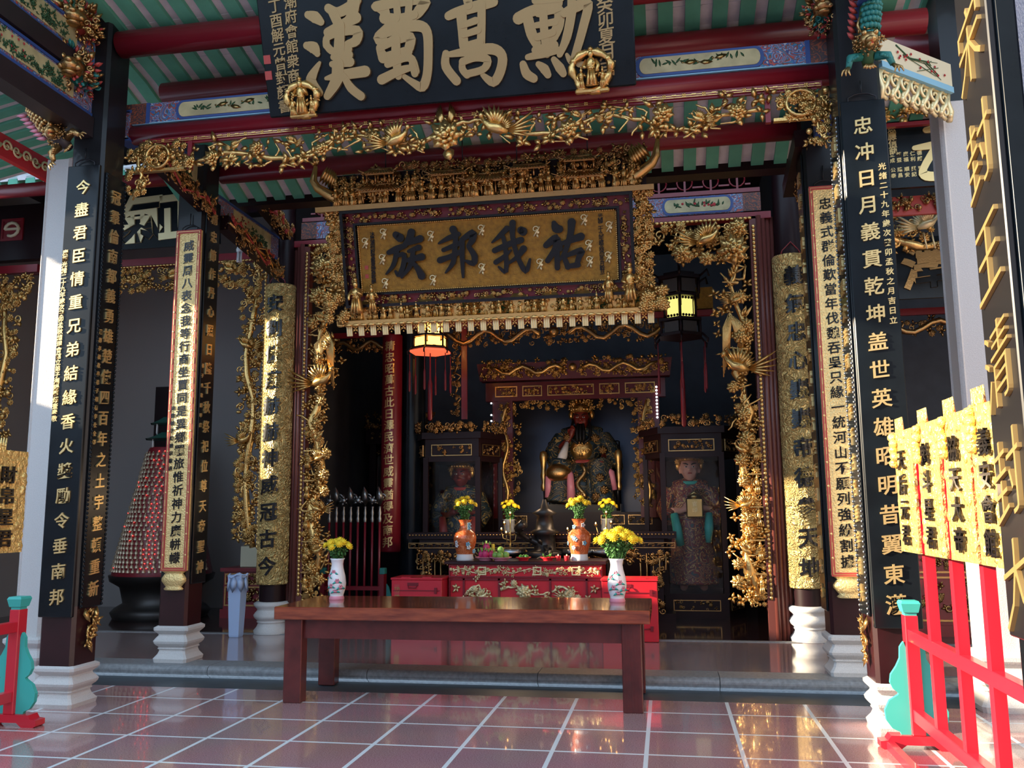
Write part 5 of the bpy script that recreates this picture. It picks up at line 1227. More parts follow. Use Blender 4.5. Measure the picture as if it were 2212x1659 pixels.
for i, (x, y) in enumerate(((-1.96, 11.12), (-1.10, 11.10), (-.74, 11.12))):
    t = thing('oil_lamp_stand', ('brass oil lamp tree with tiny flames left of the censer', 'brass oil lamp tree with tiny flames behind the sunlit orange vase', 'brass oil lamp tree with tiny flames right of the censer')[i], 'lamp', (x, y, .1), 0, 'oil lamp stands')
    b = MB(); b.lathe([(.14, 0), (.15, .03), (.05, .06), (.03, .2), (.03, .83)], 16); part('pedestal', b, 'bronze', t)
    b = MB(); b.lathe([(.10, .83), (.19, .86), (.2, .93), (.19, .93), (.12, .88)], 24); part('basin', b, 'steel', t, 'steel basin')
    b = MB(); b.tube([(0, 0, .86), (0, 0, 1.32)], .010, 8); b2 = MB()
    for k in range(7):
        a = k*.9+i; rr = .14 if k % 2 else .08; z = (1.14, 1.22, 1.10, 1.16, 1.24, 1.12, 1.36)[k]; rr = 0 if k == 6 else rr; p = (rr*math.cos(a), rr*math.sin(a), z)
        b.tube([(0, 0, z-.12), (p[0]*.8, p[1]*.8, z-.1), p], .006, 5); b.lathe([(.006, z-.01), (.022, z), (.024, z+.015)], 10, p[0], p[1]); b2.ball((p[0], p[1], z+.026), (.008, .008, .014), 6, 5)
    part('branches', b, 'brass', t); part('flames', b2, 'flame', t)
    l = bpy.data.lights.new('oil_lamp_light', 'POINT'); l.energy = 9; l.color = (1, .72, .45); l.shadow_soft_size = .12; lo = bpy.data.objects.new('oil_lamp_light', l); COL.objects.link(lo); lo.location = (x, y-.02, 1.75)
t = thing('candle', 'thick yellow candle on the altar table', 'candle', (-2.18, 11.1, .93)); b = MB(); b.lathe([(.022, 0), (.022, .16), (.012, .165)], 14); part('wax', b, 'wax_y', t)
b = MB(); b.lathe([(.05, -.83), (.03, -.8), (.02, -.5), (.02, -.05), (.05, 0)], 12); part('holder', b, 'bronze', t)
def pot_flowers(label, x, y, seed):
    t = thing('flower_pot', label, 'vase', (x, y, 1.23)); b = MB(); b.lathe([(.07, 0), (.08, .02), (.075, .15), (.085, .17), (.07, .16)], 18); part('pot', b, 'granite_d', t); bouquet(t, .15, .12, .26, 9, .042, seed)
pot_flowers('grey pot of yellow flowers left of the seated statue', -2.06, 11.6, 25); pot_flowers('grey pot of yellow flowers right of the seated statue', -.76, 11.6, 26)
# figures ----------------------------------------------------------
def face_bits(t, c, s, brow, lip):
    """eyes, brows and mouth on a head centred at c (radius ~.1 s)"""
    x, y, z = c; b = MB()
    for sx in (-1, 1): b.ball((x+sx*.042*s, y-.098*s, z+.012*s), (.018*s, .010*s, .008*s), 8, 5)
    part('eyes', b, 'white', t); b = MB()
    for sx in (-1, 1):
        b.ball((x+sx*.042*s, y-.106*s, z+.012*s), (.008*s, .005*s, .008*s), 6, 5)
        b.tube([(x+sx*.018*s, y-.104*s, z+.036*s), (x+sx*.045*s, y-.104*s, z+.050*s), (x+sx*.078*s, y-.085*s, z+.052*s)], [.006*s, .007*s, .003*s], 6)
    part('eyebrows', b, brow, t); b = MB(); b.ball((x, y-.104*s, z-.062*s), (.026*s, .010*s, .008*s), 8, 5); part('lips', b, lip, t)
def head_lumps(b, c, s):
    x, y, z = c
    b.ball((x, y, z+.03*s), (.105*s, .115*s, .12*s), 16, 12); b.ball((x, y-.02*s, z-.045*s), (.085*s, .09*s, .085*s), 14, 10); b.ball((x, y-.045*s, z-.095*s), (.045*s, .045*s, .04*s), 10, 8)
    b.tube([(x, y-.10*s, z+.03*s), (x, y-.122*s, z-.022*s)], [.012*s, .022*s], 8)
    for sx in (-1, 1): b.ball((x+sx*.11*s, y, z-.01*s), (.016*s, .03*s, .045*s), 8, 6); b.ball((x+sx*.05*s, y-.07*s, z-.03*s), (.035*s, .035*s, .035*s), 8, 6)
    b.tube([(x, y+.01*s, z-.05*s), (x, y+.02*s, z-.2*s)], .055*s, 10)
def hand_lumps(b, w_, d, s, curl=.5, side=1):
    """palm, four bent fingers and a thumb; w_ wrist, d direction"""
    w_ = Vector(w_); d = Vector(d).normalized(); a = d.cross(Vector((0, -1, .3))).normalized()*side; n = a.cross(d).normalized()*side
    b.tube([w_, w_+d*.05*s, w_+d*.09*s], [.026*s, .036*s, .034*s], 8)
    for k in range(4):
        o = w_+d*.085*s+a*(k-1.5)*.019*s; L = (.055, .066, .062, .048)[k]*s; q = o+d*L*.6+n*curl*L*.3; b.tube([o, q, q+d*L*.35+n*curl*L*.8], [.0115*s, .0105*s, .008*s], 6)
    o = w_+d*.035*s+a*-.032*s; b.tube([o, o+d*.03*s-a*.025*s, o+d*.062*s-a*.022*s+n*.012*s], [.014*s, .012*s, .009*s], 6)
# seated statue
t = thing('seated_statue', 'seated red-faced bearded statue in a dark gold embroidered robe at the centre of the shrine', 'statue', (-1.23, 13.4, 1.60))
b = MB(); head_lumps(b, (0, -.10, 1.28), 1.18)
b.ball((0, 0, .86), (.24, .17, .3), 12, 10); b.ball((0, .02, .55), (.26, .2, .18), 12, 8); b.tube([(-.26, 0, 1.04), (0, -.02, 1.08), (.26, 0, 1.04)], [.09, .12, .09], 10)
b.tube([(-.28, 0, 1.02), (-.36, -.10, .8), (-.22, -.24, .93), (-.15, -.25, 1.0)], [.085, .075, .05, .04], 10); hand_lumps(b, (-.15, -.25, 1.0), (.25, -.1, .9), 1.25, .9, 1)
b.tube([(.28, 0, 1.02), (.37, -.08, .78), (.33, -.30, .62)], [.085, .07, .045], 10); hand_lumps(b, (.33, -.30, .62), (-.1, -.9, -.25), 1.25, .7, -1)
for sx in (-1, 1): b.tube([(sx*.12, .0, .52), (sx*.27, -.38, .54), (sx*.24, -.36, .10), (sx*.25, -.46, .03)], [.13, .11, .07, .05], 10)
solid(b, 'body', 'skin_red', t, .016, 2)
face_bits(t, (0, -.115, 1.29), 1.15, 'hair', 'dial')
b = MB(); b.ball((0, .02, .84), (.30, .22, .34), 14, 10); b.ball((0, .0, .52), (.34, .28, .22), 14, 10); b.tube([(-.30, .0, 1.04), (0, .0, 1.10), (.30, .0, 1.04)], [.12, .14, .12], 12)
b.tube([(-.30, .0, 1.03), (-.42, -.08, .80), (-.36, -.18, .62)], [.13, .15, .16], 12); b.tube([(.30, 0, 1.03), (.44, -.06, .80), (.46, -.18, .52)], [.13, .15, .17], 12)
for sx in (-1, 1): b.tube([(sx*.14, .02, .50), (sx*.30, -.36, .54), (sx*.32, -.40, .18), (sx*.34, -.42, .02)], [.19, .18, .16, .19], 12)
b.tube([(0, -.15, .48), (0, -.32, .3), (0, -.36, .02)], [.2, .16, .17], 12)
solid(b, 'robe', 'robe', t, .02, 3)
b = MB(); b.tube([(-.20, -.30, .92), (-.26, -.36, .72), (-.34, -.38, .56)], [.03, .07, .05], 10); part('white_sleeve', b, 'white', t)
b = MB(); b.ball((-.32, -.46, .46), (.19, .15, .14), 14, 10); part('gold_knee_cloth', b, 'gold_old', t)
for pts, rr in (([(-.16, -.34, .5), (-.14, -.5, .42), (-.13, -.5, .05)], [.03, .05, .07]), ([(-.45, -.3, .5), (-.47, -.44, .4), (-.47, -.46, .1)], [.03, .05, .06]), ([(.34, -.30, .55), (.46, -.42, .45), (.5, -.42, .2)], [.04, .05, .04])):
    b = MB(); b.tube(pts, rr, 10); part('pink_drapery', b, 'pink', t)
b = MB(); b.ball((0, -.16, .82), (.17, .09, .17), 14, 10); 
for k in range(7): c_scroll(b, (rnd(-.1, .1), -.245, .82+rnd(-.1, .1)), .05, 1.2, .2)
part('breastplate', b, 'gold', t, 'gold dragon breastplate')
b = MB(); b.tube([(.30*math.cos(a), .02+.24*math.sin(a), .63) for a in [PI+i*PI/10 for i in range(11)]], .035, 8); part('belt', b, 'dial', t)
b = MB()
for k in range(3): x = (k-1)*.045; b.tube([(x*.8, -.22, 1.20), (x*1.2, -.27, 1.08), (x*1.1, -.28, .98), (x*.9, -.27, .90)], [.022, .028, .024, .01], 8)
for sx in (-1, 1): b.tube([(sx*.11, -.12, 1.3), (sx*.15, -.2, 1.12), (sx*.13, -.25, .97), (sx*.04, -.28, .90)], [.02, .024, .024, .02], 8)
part('beard', b, 'hair', t, 'long black beard in strands')
b = MB(); b.ball((0, -.09, 1.44), (.155, .16, .085), 16, 8); b.ball((0, -.06, 1.52), (.12, .11, .09), 12, 8)
for k in range(9): a = PI+k*PI/8; b.ball((.15*math.cos(a), -.09+.15*math.sin(a), 1.43), .03, 8, 6); b.leaf((.13*math.cos(a), -.09+.12*math.sin(a), 1.5), (math.cos(a)*.3, math.sin(a)*.3, 1), (math.cos(a), math.sin(a), 0), .12, .06, .4)
for sx in (-1, 1): b.ball((sx*.16, -.04, 1.36), (.04, .05, .07), 8, 6)
part('crown', b, 'gold', t)
b = MB()
for k in range(24): a = -PI/2+rnd(-1.1, 1.1); z = rnd(.06, .75); rr = .36; c_leafspray(b, (rr*1.05*math.cos(a), -.12+rr*math.sin(a), z), .04, 4)
b.tube([(.02+.06*math.sin(k*.9), -.46-.012*k, .58-.055*k) for k in range(10)], .032, 6)
for (x, z) in ((.30, .38), (.36, .2), (.24, .1), (.0, .12), (-.28, .78), (.33, .8), (.22, .98), (-.2, 1.0)): c_flower(b, (x, -.56 if z < .5 else -.26, z), .075)
part('gold_embroidery', b, 'gold_old', t)
b = MB(); b.box(-.56, .56, .22, .30, -.1, .98, .02)
for sx in (-1, 1):
    b.box(sx*.54-.04, sx*.54+.04, -.3, .28, .40, .46, .01); b.tube([(sx*.54, -.3, -.1), (sx*.54, -.3, .46)], .03, 8)
b.box(-.58, .58, -.3, .3, -.12, .0)
part('throne', b, 'black_satin', t)
for sx in (-1, 1): b = MB(); b.lathe([(.03, .2), (.05, .26), (.03, .32), (.05, .42), (.035, .5), (.045, .62), (.06, .70), (.05, .78), (.01, .8)], 10, sx*.56, -.32); part('throne_finial', b, 'gold', t)
# shrine round the statue
t = thing('shrine', 'red shrine frame with gilded dragon cornice around the seated statue', 'shrine', (-1.30, 13.0, .1))
b = MB(); b.box(-1.30, 1.30, .1, 1.1, 0, 1.38); part('base', b, 'maroon_dark', t)
b = MB(); b.box(-1.20, 1.20, 1.1, 1.16, 1.3, 3.6); part('back_panel', b, 'steel_dark', t)
b = MB()
for sx in (-1, 1): b.box(sx*1.05-.11, sx*1.05+.11, -.02, .1, 1.3, 3.1); b.box(sx*1.2-.05, sx*1.2+.05, 0, 1.1, 1.3, 3.1)
b.box(-1.35, 1.35, -.03, .1, 3.06, 3.34); b.add([(-1.42, -.12, 3.36), (1.42, -.12, 3.36), (1.42, .1, 3.36), (-1.42, .1, 3.36), (-1.46, -.16, 3.62), (1.46, -.16, 3.62), (1.46, .1, 3.62), (-1.46, .1, 3.62)], [(0,3,2,1),(4,5,6,7),(0,1,5,4),(1,2,6,5),(2,3,7,6),(3,0,4,7)])
part('frame', b, 'deep_red', t)
b = MB()
for i, (x0, x1) in enumerate(((-1.2, -.86), (-.78, -.48), (-.4, .3), (.38, .68), (.76, 1.2))): frame_rect(b, x0, x1, 3.12, 3.28, .015, -.05, -.02); c_bed(b, x0+.03, x1-.03, 3.14, 3.26, -.04, .035, int(60*(x1-x0)))
part('lintel_panels', b, 'gold', t)
b = MB()
for sx in (-1, 1):
    b.tube([(sx*(.15+.1*k), -.2, 3.5+.06*math.sin(k*1.3)) for k in range(12)], [.03]*11+[.015], 7); c_bed(b, min(sx*.1, sx*1.4), max(sx*.1, sx*1.4), 3.40, 3.66, -.15, .05, 130)
b.ball((0, -.19, 3.52), .06, 10, 8)
part('dragon_cornice', b, 'gold', t)
b = MB()
for sx in (-1, 1):
    b.tube([(sx*1.05+.04*math.sin(k*.9), -.06, 1.5+.1*k) for k in range(16)], .028, 6); c_bed(b, sx*1.05-.09, sx*1.05+.09, 1.4, 3.02, -.04, .045, 80)
c_bed(b, -.96, .96, 2.92, 3.05, .02, .05, 70); c_bed(b, -.96, -.84, 1.6, 3, .02, .05, 50); c_bed(b, .84, .96, 1.6, 3, .02, .05, 50)
part('gilded_carving', b, 'gold', t)
for x0, x1 in ((-1.1, -.75), (.35, .7), (.75, 1.1)): b = MB(); frame_rect(b, x0, x1, 1.2, 1.34, .012, .08, .1); c_bed(b, x0+.03, x1-.03, 1.22, 1.32, .09, .03, 20); part('base_panel', b, 'gold_old', t)
M['led'] = simple('white_led', (.9, .95, 1), .4, emit=(.85, .93, 1), estr=2.5)
b = MB()
for z in [1.5+.09*k for k in range(18)]:
    if random.random() < .7: b.ball((-1.26, -.05, z), .014, 6, 4)
for z in [2.75+.05*k for k in range(10)]: b.ball((1.22, -.05, z), .016, 6, 4)
part('light_string', b, 'led', t, 'string of white dot lights')
# glazed hexagonal cabinets with standing figures
def cabinet(label, x, y, hw, z1, fig, seed, rz=0):
    random.seed(seed); t = thing('glazed_cabinet', label, 'cabinet', (x, y, .1), rz); h = z1-.1
    pl = [(-hw*.62, -hw*.75), (hw*.62, -hw*.75), (hw, -.0), (hw*.62, hw*.75), (-hw*.62, hw*.75), (-hw, 0)]
    b = MB(); b.prism_z([(a*1.03, c*1.03) for a, c in pl], 0, .32); b.prism_z(pl, h-.46, h-.14); b.prism_z([(a*1.1, c*1.1) for a, c in pl], h-.14, h-.05)
    for a, c in pl: b.prism_z([(a*.97-.035, c*.97-.035), (a*.97+.035, c*.97-.035), (a*.97+.035, c*.97+.035), (a*.97-.035, c*.97+.035)], .3, h-.4)
    part('frame', b, 'maroon_dark', t)
    b = MB()
    for k in (5, 0, 1):
        a, c = Vector((*pl[k], 0)), Vector((*pl[(k+1) % 6], 0)); u = (c-a).normalized(); n = Vector((u.y, -u.x, 0)); L = (c-a).length
        b.T = Matrix(((u.x, -n.x, 0, a.x+n.x*.02), (u.y, -n.y, 0, a.y+n.y*.02), (0, 0, 1, 0), (0, 0, 0, 1)))
        frame_rect(b, L*.12, L*.88, h-.38, h-.22, .012, -.006, .01); c_bed(b, L*.16, L*.84, h-.36, h-.24, 0, .03, 22); c_bed(b, L*.02, L*.98, h-.03, h+.09, -.05, .055, 40); frame_rect(b, L*.12, L*.88, .1, .24, .01, -.006, .01); c_bed(b, L*.16, L*.84, .12, .22, 0, .03, 14)
    b.T = Matrix.Identity(4); part('gilded_panels', b, 'gold_old', t)
    b = MB()
    for k in (5, 0, 1):
        a, c = Vector((*pl[k], 0)), Vector((*pl[(k+1) % 6], 0)); u = (c-a).normalized(); q = [a*.96+u*.04, c*.96-u*.04]
        b.add([(q[0].x, q[0].y, .32), (q[1].x, q[1].y, .32), (q[1].x, q[1].y, h-.46), (q[0].x, q[0].y, h-.46)], [(0, 1, 2, 3)])
    part('glass_panes', b, 'glass', t)
    b = MB(); b.box(-hw*.6, hw*.6, hw*.66, hw*.7, .32, h-.46); part('back_board', b, 'maroon_dark', t); return t
def standing(label, x, y, z, s, skin, robe, hat, lip, seed, box=False, collar='turq'):
    random.seed(seed); t = thing('standing_statue', label, 'statue', (x, y, z), 0)
    b = MB(); head_lumps(b, (0, -.02, 1.56), 1.15); b.ball((0, 0, 1.12), (.18, .13, .26), 12, 8); b.tube([(-.2, 0, 1.3), (0, 0, 1.34), (.2, 0, 1.3)], [.08, .1, .08], 10)
    b.tube([(-.22, 0, 1.28), (-.30, -.06, 1.02), (-.13, -.26, 1.02)], [.075, .065, .04], 10); hand_lumps(b, (-.13, -.26, 1.02), (.9, -.25, .35), 1.2, .5, 1)
    b.tube([(.22, 0, 1.28), (.30, -.06, 1.02), (.14, -.24, 1.06)], [.075, .065, .04], 10); hand_lumps(b, (.14, -.24, 1.06), (-.9, -.3, .2), 1.2, .5, -1)
    for sx in (-1, 1): b.tube([(sx*.09, 0, .9), (sx*.11, 0, .45), (sx*.12, -.02, .08), (sx*.13, -.1, .03)], [.12, .09, .06, .05], 10)
    b.T = Matrix.Identity(4); o = solid(b, 'body', skin, t, .016, 2)
    face_bits(t, (0, -.035, 1.575), 1.12, 'hair', lip)
    b = MB(); b.ball((0, .01, 1.1), (.24, .18, .32), 14, 10); b.tube([(-.22, 0, 1.31), (0, .0, 1.35), (.22, 0, 1.31)], [.10, .12, .10], 12)
    b.tube([(-.23, 0, 1.3), (-.34, -.05, 1.03), (-.26, -.16, .92)], [.11, .12, .13], 12); b.tube([(.23, 0, 1.3), (.34, -.05, 1.03), (.26, -.16, .92)], [.11, .12, .13], 12)
    b.tube([(0, 0, 1.0), (0, -.01, .6), (0, -.02, .08)], [.23, .27, .33], 16); solid(b, 'robe', robe, t, .02, 3)
    b = MB(); b.tube([(.11*math.cos(a), -.0+.10*math.sin(a), 1.39+.01*math.sin(a)) for a in [i*PI/8 for i in range(17)]], .028, 7); b.tube([(-.22, -.22, .98), (-.19, -.28, .8), (-.15, -.26, .58)], [.05, .06, .05], 8); b.tube([(.22, -.20, .98), (.21, -.28, .8), (.2, -.26, .62)], [.05, .06, .04], 8); part('collar_and_cuffs', b, collar, t)
    b = MB(); b.ball((0, -.0, 1.70), (.135, .14, .07), 16, 8); b.ball((0, .03, 1.77), (.09, .09, .07), 12, 8)
    for sx in (-1, 1): b.ball((sx*.15, .02, 1.62), (.035, .05, .08), 8, 6); c_flower(b, (sx*.15, -.03, 1.66), .05)
    for k in range(7): b.ball(((k-3)*.04, -.135+.01*abs(k-3), 1.70), .018, 7, 5)
    part('headdress', b, hat, t)
    b = MB(); b.ball((0, -.19, .88), (.1, .05, .09), 10, 8)
    for k in range(26): a = -PI/2+rnd(-1.2, 1.2); zz = rnd(.12, 1.3); rr = .21+(.9-zz)*.14 if zz < .9 else .23; c_leafspray(b, (rr*math.cos(a), rr*.9*math.sin(a), zz), .04, 4)
    part('gold_ornaments', b, 'gold_old', t)
    if box:
        k = thing('wrapped_seal_box', 'ochre wrapped box held to the chest of the right standing statue', 'box', (x+.04, y-.30, z+.98)); g = MB(); g.box(-.11, .11, -.06, .08, 0, .26, .015); part('box', g, 'brass', k); g = MB(); g.ball((0, 0, .28), (.08, .06, .04), 10, 6); g.tube([(-.09, 0, .27), (0, 0, .34), (.09, 0, .27)], .02, 7); part('knot', g, 'brass', k)
        g = MB(); column_text(g, '官印', .0, -.06, .22, .06, .07, .01, .004); part('lettering', g, 'gold_pale', k)
    t.scale = (s, s, s); return t
cabinet('glazed maroon cabinet left of the altar holding a dark-faced guardian', -2.93, 12.42, .62, 2.66, 0, 91)
cabinet('glazed maroon cabinet right of the altar holding a pale-faced official', .36, 12.42, .64, 2.66, 0, 92)
standing('dark-faced standing guardian statue inside the left glazed cabinet', -2.91, 12.46, .42, 1.02, 'skin_red', 'robe', 'gold', 'dial', 93, collar='dial')
standing('pale-faced standing official statue inside the right glazed cabinet', .34, 12.44, .42, 1.05, 'skin', 'robe_red', 'gold', 'dial', 94, True)
# lambrequin, painted beam, lanterns
t = thing('dragon_lambrequin', 'gilded dragon lambrequin under a red rail across the inner hall', 'carving', (-1.47, 12.05, 3.72)); random.seed(95)
b = MB(); b.box(-2.2, 2.2, -.03, .04, .42, .50); part('red_rail', b, 'red', t)
b = MB()
for sx in (-1, 1): b.tube([(sx*(.2+.1*k), -.04, .25+.09*math.sin(k*1.0)) for k in range(15)], [.035]*14+[.015], 7)
b.ball((0, -.05, .28), .07, 10, 8)
for i in range(36):
    x = -1.45+2.9*i/35; z = .40-.12*(1+math.sin(i*1.9))*.5; b.tube([(x, -.01, .42), (x, -.01, z-.08), (x+.05, -.01, z-.08), (x+.05, -.01, z-.02), (x+.02, -.01, z-.02)], .010, 4)
c_bed(b, -1.45, 1.45, .12, .40, 0, .05, 150); part('dragons', b, 'gold_old', t)
b = MB(); 
for k in range(7): z = .4-.16*k; b.tube([(-1.42+.06*math.sin(k), 0, z), (-1.35-.05*(k % 2), 0, z-.06), (-1.43, 0, z-.14)], .014, 5)
c_bed(b, -1.5, -1.36, -.85, .3, 0, .04, 45); part('side_drop', b, 'gold_old', t)
b = MB(); b.box(-1.34, -1.26, -.02, .02, -.92, .42); part('red_stile', b, 'red', t)
t = thing('painted_beam', 'amber painted beam with scroll pattern above the dragon lambrequin', 'beam', (-1.47, 12.1, 4.24)); b = MB(); b.box(-2.2, 2.2, -.06, .06, 0, .3); part('beam', b, 'gold_ground', t); b = MB()
for i in range(60): c_leafspray(b, (rnd(-2, 2), -.065, rnd(.04, .26)), .05, 4)
part('painted_leaves', b, 'leaf_d', t)
t = thing('dragon_lambrequin', 'small gilded dragon lambrequin left of the red lacquer couplet', 'carving', (-4.35, 12.1, 3.75)); b = MB(); b.box(-.42, .45, -.03, .04, .30, .38); part('red_rail', b, 'red', t); b = MB(); b.tube([(-.38+.07*k, -.03, .18+.06*math.sin(k)) for k in range(12)], .03, 7); c_bed(b, -.4, .42, .08, .28, 0, .05, 40); part('dragon', b, 'gold_old', t)
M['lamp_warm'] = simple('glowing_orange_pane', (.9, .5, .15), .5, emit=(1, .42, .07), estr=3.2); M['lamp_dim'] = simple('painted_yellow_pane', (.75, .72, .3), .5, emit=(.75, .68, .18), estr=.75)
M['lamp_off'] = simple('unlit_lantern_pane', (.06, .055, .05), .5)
def lantern(label, x, y, z, s, lit, drop, seed):
    """hexagonal palace lantern, origin at the bottom of its body"""
    t = thing('palace_lantern', label, 'lantern', (x, y, z)); random.seed(seed)
    def hexa(r): return [(r*math.cos(PI/6+k*PI/3), r*math.sin(PI/6+k*PI/3)) for k in range(6)]
    b = MB()
    for (r, z0, z1) in ((.27, 0, .03), (.27, .17, .2), (.22, .46, .49), (.27, .66, .70), (.2, .70, .74)): b.prism_z([(a*s, c*s) for a, c in hexa(r)], z0*s, z1*s)
    for k, (a, c) in enumerate(hexa(1)):
        b.tube([(a*.25*s, c*.25*s, 0), (a*.25*s, c*.25*s, .2*s)], .014*s, 6); b.tube([(a*.20*s, c*.20*s, .2*s), (a*.2*s, c*.2*s, .48*s)], .014*s, 6); b.tube([(a*.25*s, c*.25*s, .48*s), (a*.25*s, c*.25*s, .68*s)], .014*s, 6)
        b.tube([(a*.27*s, c*.27*s, .68*s), (a*.36*s, c*.36*s, .74*s), (a*.38*s, c*.38*s, .66*s)], .014*s, 6); b.tube([(a*.27*s, c*.27*s, .02*s), (a*.34*s, c*.34*s, -.05*s), (a*.33*s, c*.33*s, -.09*s)], .012*s, 6)
    b.tube([(0, 0, .7*s), (0, 0, .7*s+drop)], .008, 5); part('frame', b, 'maroon_dark', t)
    def panes(r, z0, z1, mt, nm):
        b = MB(); h_ = hexa(r)
        for k in range(6):
            a, c = h_[k], h_[(k+1) % 6]; u = .12; p = (a[0]+(c[0]-a[0])*u, a[1]+(c[1]-a[1])*u); q = (c[0]+(a[0]-c[0])*u, c[1]+(a[1]-c[1])*u)
            b.add([(p[0]*s, p[1]*s, z0*s), (q[0]*s, q[1]*s, z0*s), (q[0]*s, q[1]*s, z1*s), (p[0]*s, p[1]*s, z1*s)], [(0, 1, 2, 3)])
        return part(nm, b, mt, t)
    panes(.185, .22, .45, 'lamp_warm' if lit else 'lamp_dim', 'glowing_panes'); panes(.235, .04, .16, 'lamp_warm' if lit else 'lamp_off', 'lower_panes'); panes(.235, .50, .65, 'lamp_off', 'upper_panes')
    b = MB()
    for k in range(6):
        a0, a1 = PI/6+k*PI/3, PI/6+(k+1)*PI/3
        for f in (0, .2, .4, .6, .8): 
            for (r, zz) in ((.19, .235), (.19, .435)):
                p = ((1-f)*math.cos(a0)+f*math.cos(a1), (1-f)*math.sin(a0)+f*math.sin(a1)); b.ball((p[0]*r*s, p[1]*r*s, zz*s), .017*s, 5, 4)
    part('pane_fretwork', b, 'maroon_dark', t)
    b = MB()
    for k in range(6):
        a = PI/6+k*PI/3; b.tube([(.30*s*math.cos(a), .3*s*math.sin(a), -.08*s), (.30*s*math.cos(a), .30*s*math.sin(a), -.32*s)], .006, 5); b.lathe([(.006, -.62*s), (.016, -.6*s), (.014, -.36*s), (.006, -.32*s)], 8, .30*s*math.cos(a), .3*s*math.sin(a))
    b.lathe([(.01, -1.02*s), (.032, -1.0*s), (.03, -.5*s), (.015, -.42*s), (.008, -.05*s)], 10); part('tassels', b, 'red', t, 'red silk tassels')
    if lit:
        b = MB(); hx = hexa(.30); b.prism_z([(a*s, c*s) for a, c in hx], -.05*s, -.02*s); part('skirt', b, 'lamp_skirt', t)
        l = bpy.data.lights.new('lantern_light', 'POINT'); l.energy = 9; l.color = (1, .55, .2); l.shadow_soft_size = .08; lo = bpy.data.objects.new('lantern_light', l); COL.objects.link(lo); lo.location = (x, y, z+.33*s)
    return t
M['lamp_skirt'] = simple('orange_lit_skirt', (.7, .16, .08), .5, emit=(.8, .12, .05), estr=.8)
lantern('palace lantern glowing orange below the left part of the framed sign', -2.99, 11.0, 3.62, .92, True, 1.95, 96)
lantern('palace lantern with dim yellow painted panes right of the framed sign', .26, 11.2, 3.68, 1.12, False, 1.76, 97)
# weapon rack and left shrine
t = thing('ceremonial_weapon_rack', 'red rack of pewter-tipped ceremonial staves left inside the doorway', 'rack', (-3.98, 11.0, .1)); random.seed(98)
b = MB(); b.box(-.42, .40, -.04, .04, .42, .47); b.box(-.42, .40, -.04, .04, .08, .14)
for sx in (-.42, .38): b.box(sx-.03, sx+.03, -.06, .06, 0, .62); b.box(sx-.05, sx+.05, -.22, .22, 0, .06)
part('frame', b, 'red', t)
for i in range(8):
    x = -.36+.098*i; b = MB(); b.tube([(x, 0, .1), (x, 0, 1.28)], .016, 8); st = part('stave', b, 'red', t)
    b = MB(); b.lathe([(.02, 1.28), (.026, 1.32), (.016, 1.36), (.024, 1.40), (.014, 1.45), (.02, 1.48)], 8, x, 0)
    if i % 2: b.leaf((x, 0, 1.48), (0, 0, 1), (0, -1, 0), .26, .1, .3); c_scroll(b, (x+.03, 0, 1.6), .05, 1.2, .2)
    else: c_leafspray(b, (x, 0, 1.56), .08, 6); b.ball((x, 0, 1.56), .04, 8, 6)
    part('pewter_head', b, 'pewter', st, 'pewter stave head')
for sx in (-.42, .38):
    b = MB(); b.prism([(sx+.05, .05), (sx+.12, .05), (sx+.16, .15), (sx+.12, .25), (sx+.09, .28), (sx+.11, .36), (sx+.08, .46), (sx+.05, .5)], -.012, .012); b.box(sx-.035, sx+.035, -.05, .05, .62, .70, .008); part('gourd_bracket', b, 'teal', t, 'teal gourd bracket and cap')
t = thing('side_shrine', 'dark shrine cabinet with carved roof crest left inside the doorway', 'shrine', (-4.15, 13.6, .1))
b = MB(); b.box(-.55, .5, 0, .8, 0, 1.1); b.box(-.55, -.45, 0, .8, 1.1, 2.5); b.box(.3, .5, 0, .8, 1.1, 2.5); b.box(-.6, .55, -.06, .8, 2.5, 2.75); b.box(-.5, .3, .7, .8, 1.1, 2.5); part('frame', b, 'maroon_dark', t)
b = MB(); c_bed(b, -.6, .55, 2.76, 2.98, -.05, .06, 50); c_bed(b, -.5, .0, 2.55, 2.7, -.07, .04, 20); c_bed(b, .08, .45, 2.55, 2.7, -.07, .04, 20); c_bed(b, .3, .48, 1.2, 2.4, -.02, .05, 40); c_bed(b, -.4, .28, 2.3, 2.45, -.02, .05, 20); part('gilded_carving', b, 'gold_old', t)
b = MB(); b.box(-.3, .12, .5, .6, 1.2, 2.2); part('red_backdrop', b, 'dial', t)
b = MB(); b.box(-.42, .28, .02, .03, 1.15, 2.3); part('glass_pane', b, 'glass', t)
# ------------------------------------------------------------------ side galleries
random.seed(121)
t = thing('carved_lintel', 'gilded openwork lintel and jamb of the left gallery beside the round column', 'carving', (-5.9, 10.2, .1))
b = MB(); b.box(-2.6, .98, -.02, .05, 4.62, 4.74); part('red_rail', b, 'red', t)
b = MB(); c_bed(b, -1.1, .95, 4.30, 4.62, 0, .065, 190); part('lintel_carving', b, 'gold', t)
b = MB(); c_branch(b, [(.88, 0, 1.0), (.75, 0, 1.8), (.86, 0, 2.6), (.72, 0, 3.4), (.84, 0, 4.2)], .045, .03); c_bed(b, .64, .94, 1.05, 4.3, 0, .065, 290); part('jamb_carving', b, 'gold', t)
b = MB()
for i in range(70): b.ball((.965, -.03, 1.0+i*.05), (.018, .012, .027), 6, 4)
part('gilt_edge_band', b, 'gold', t)
b = MB()
for i in range(60): b.ball((-1.9+i*.048, -.03, 4.63), (.027, .012, .016), 6, 4)
part('gilt_edge_band', b, 'gold', t)
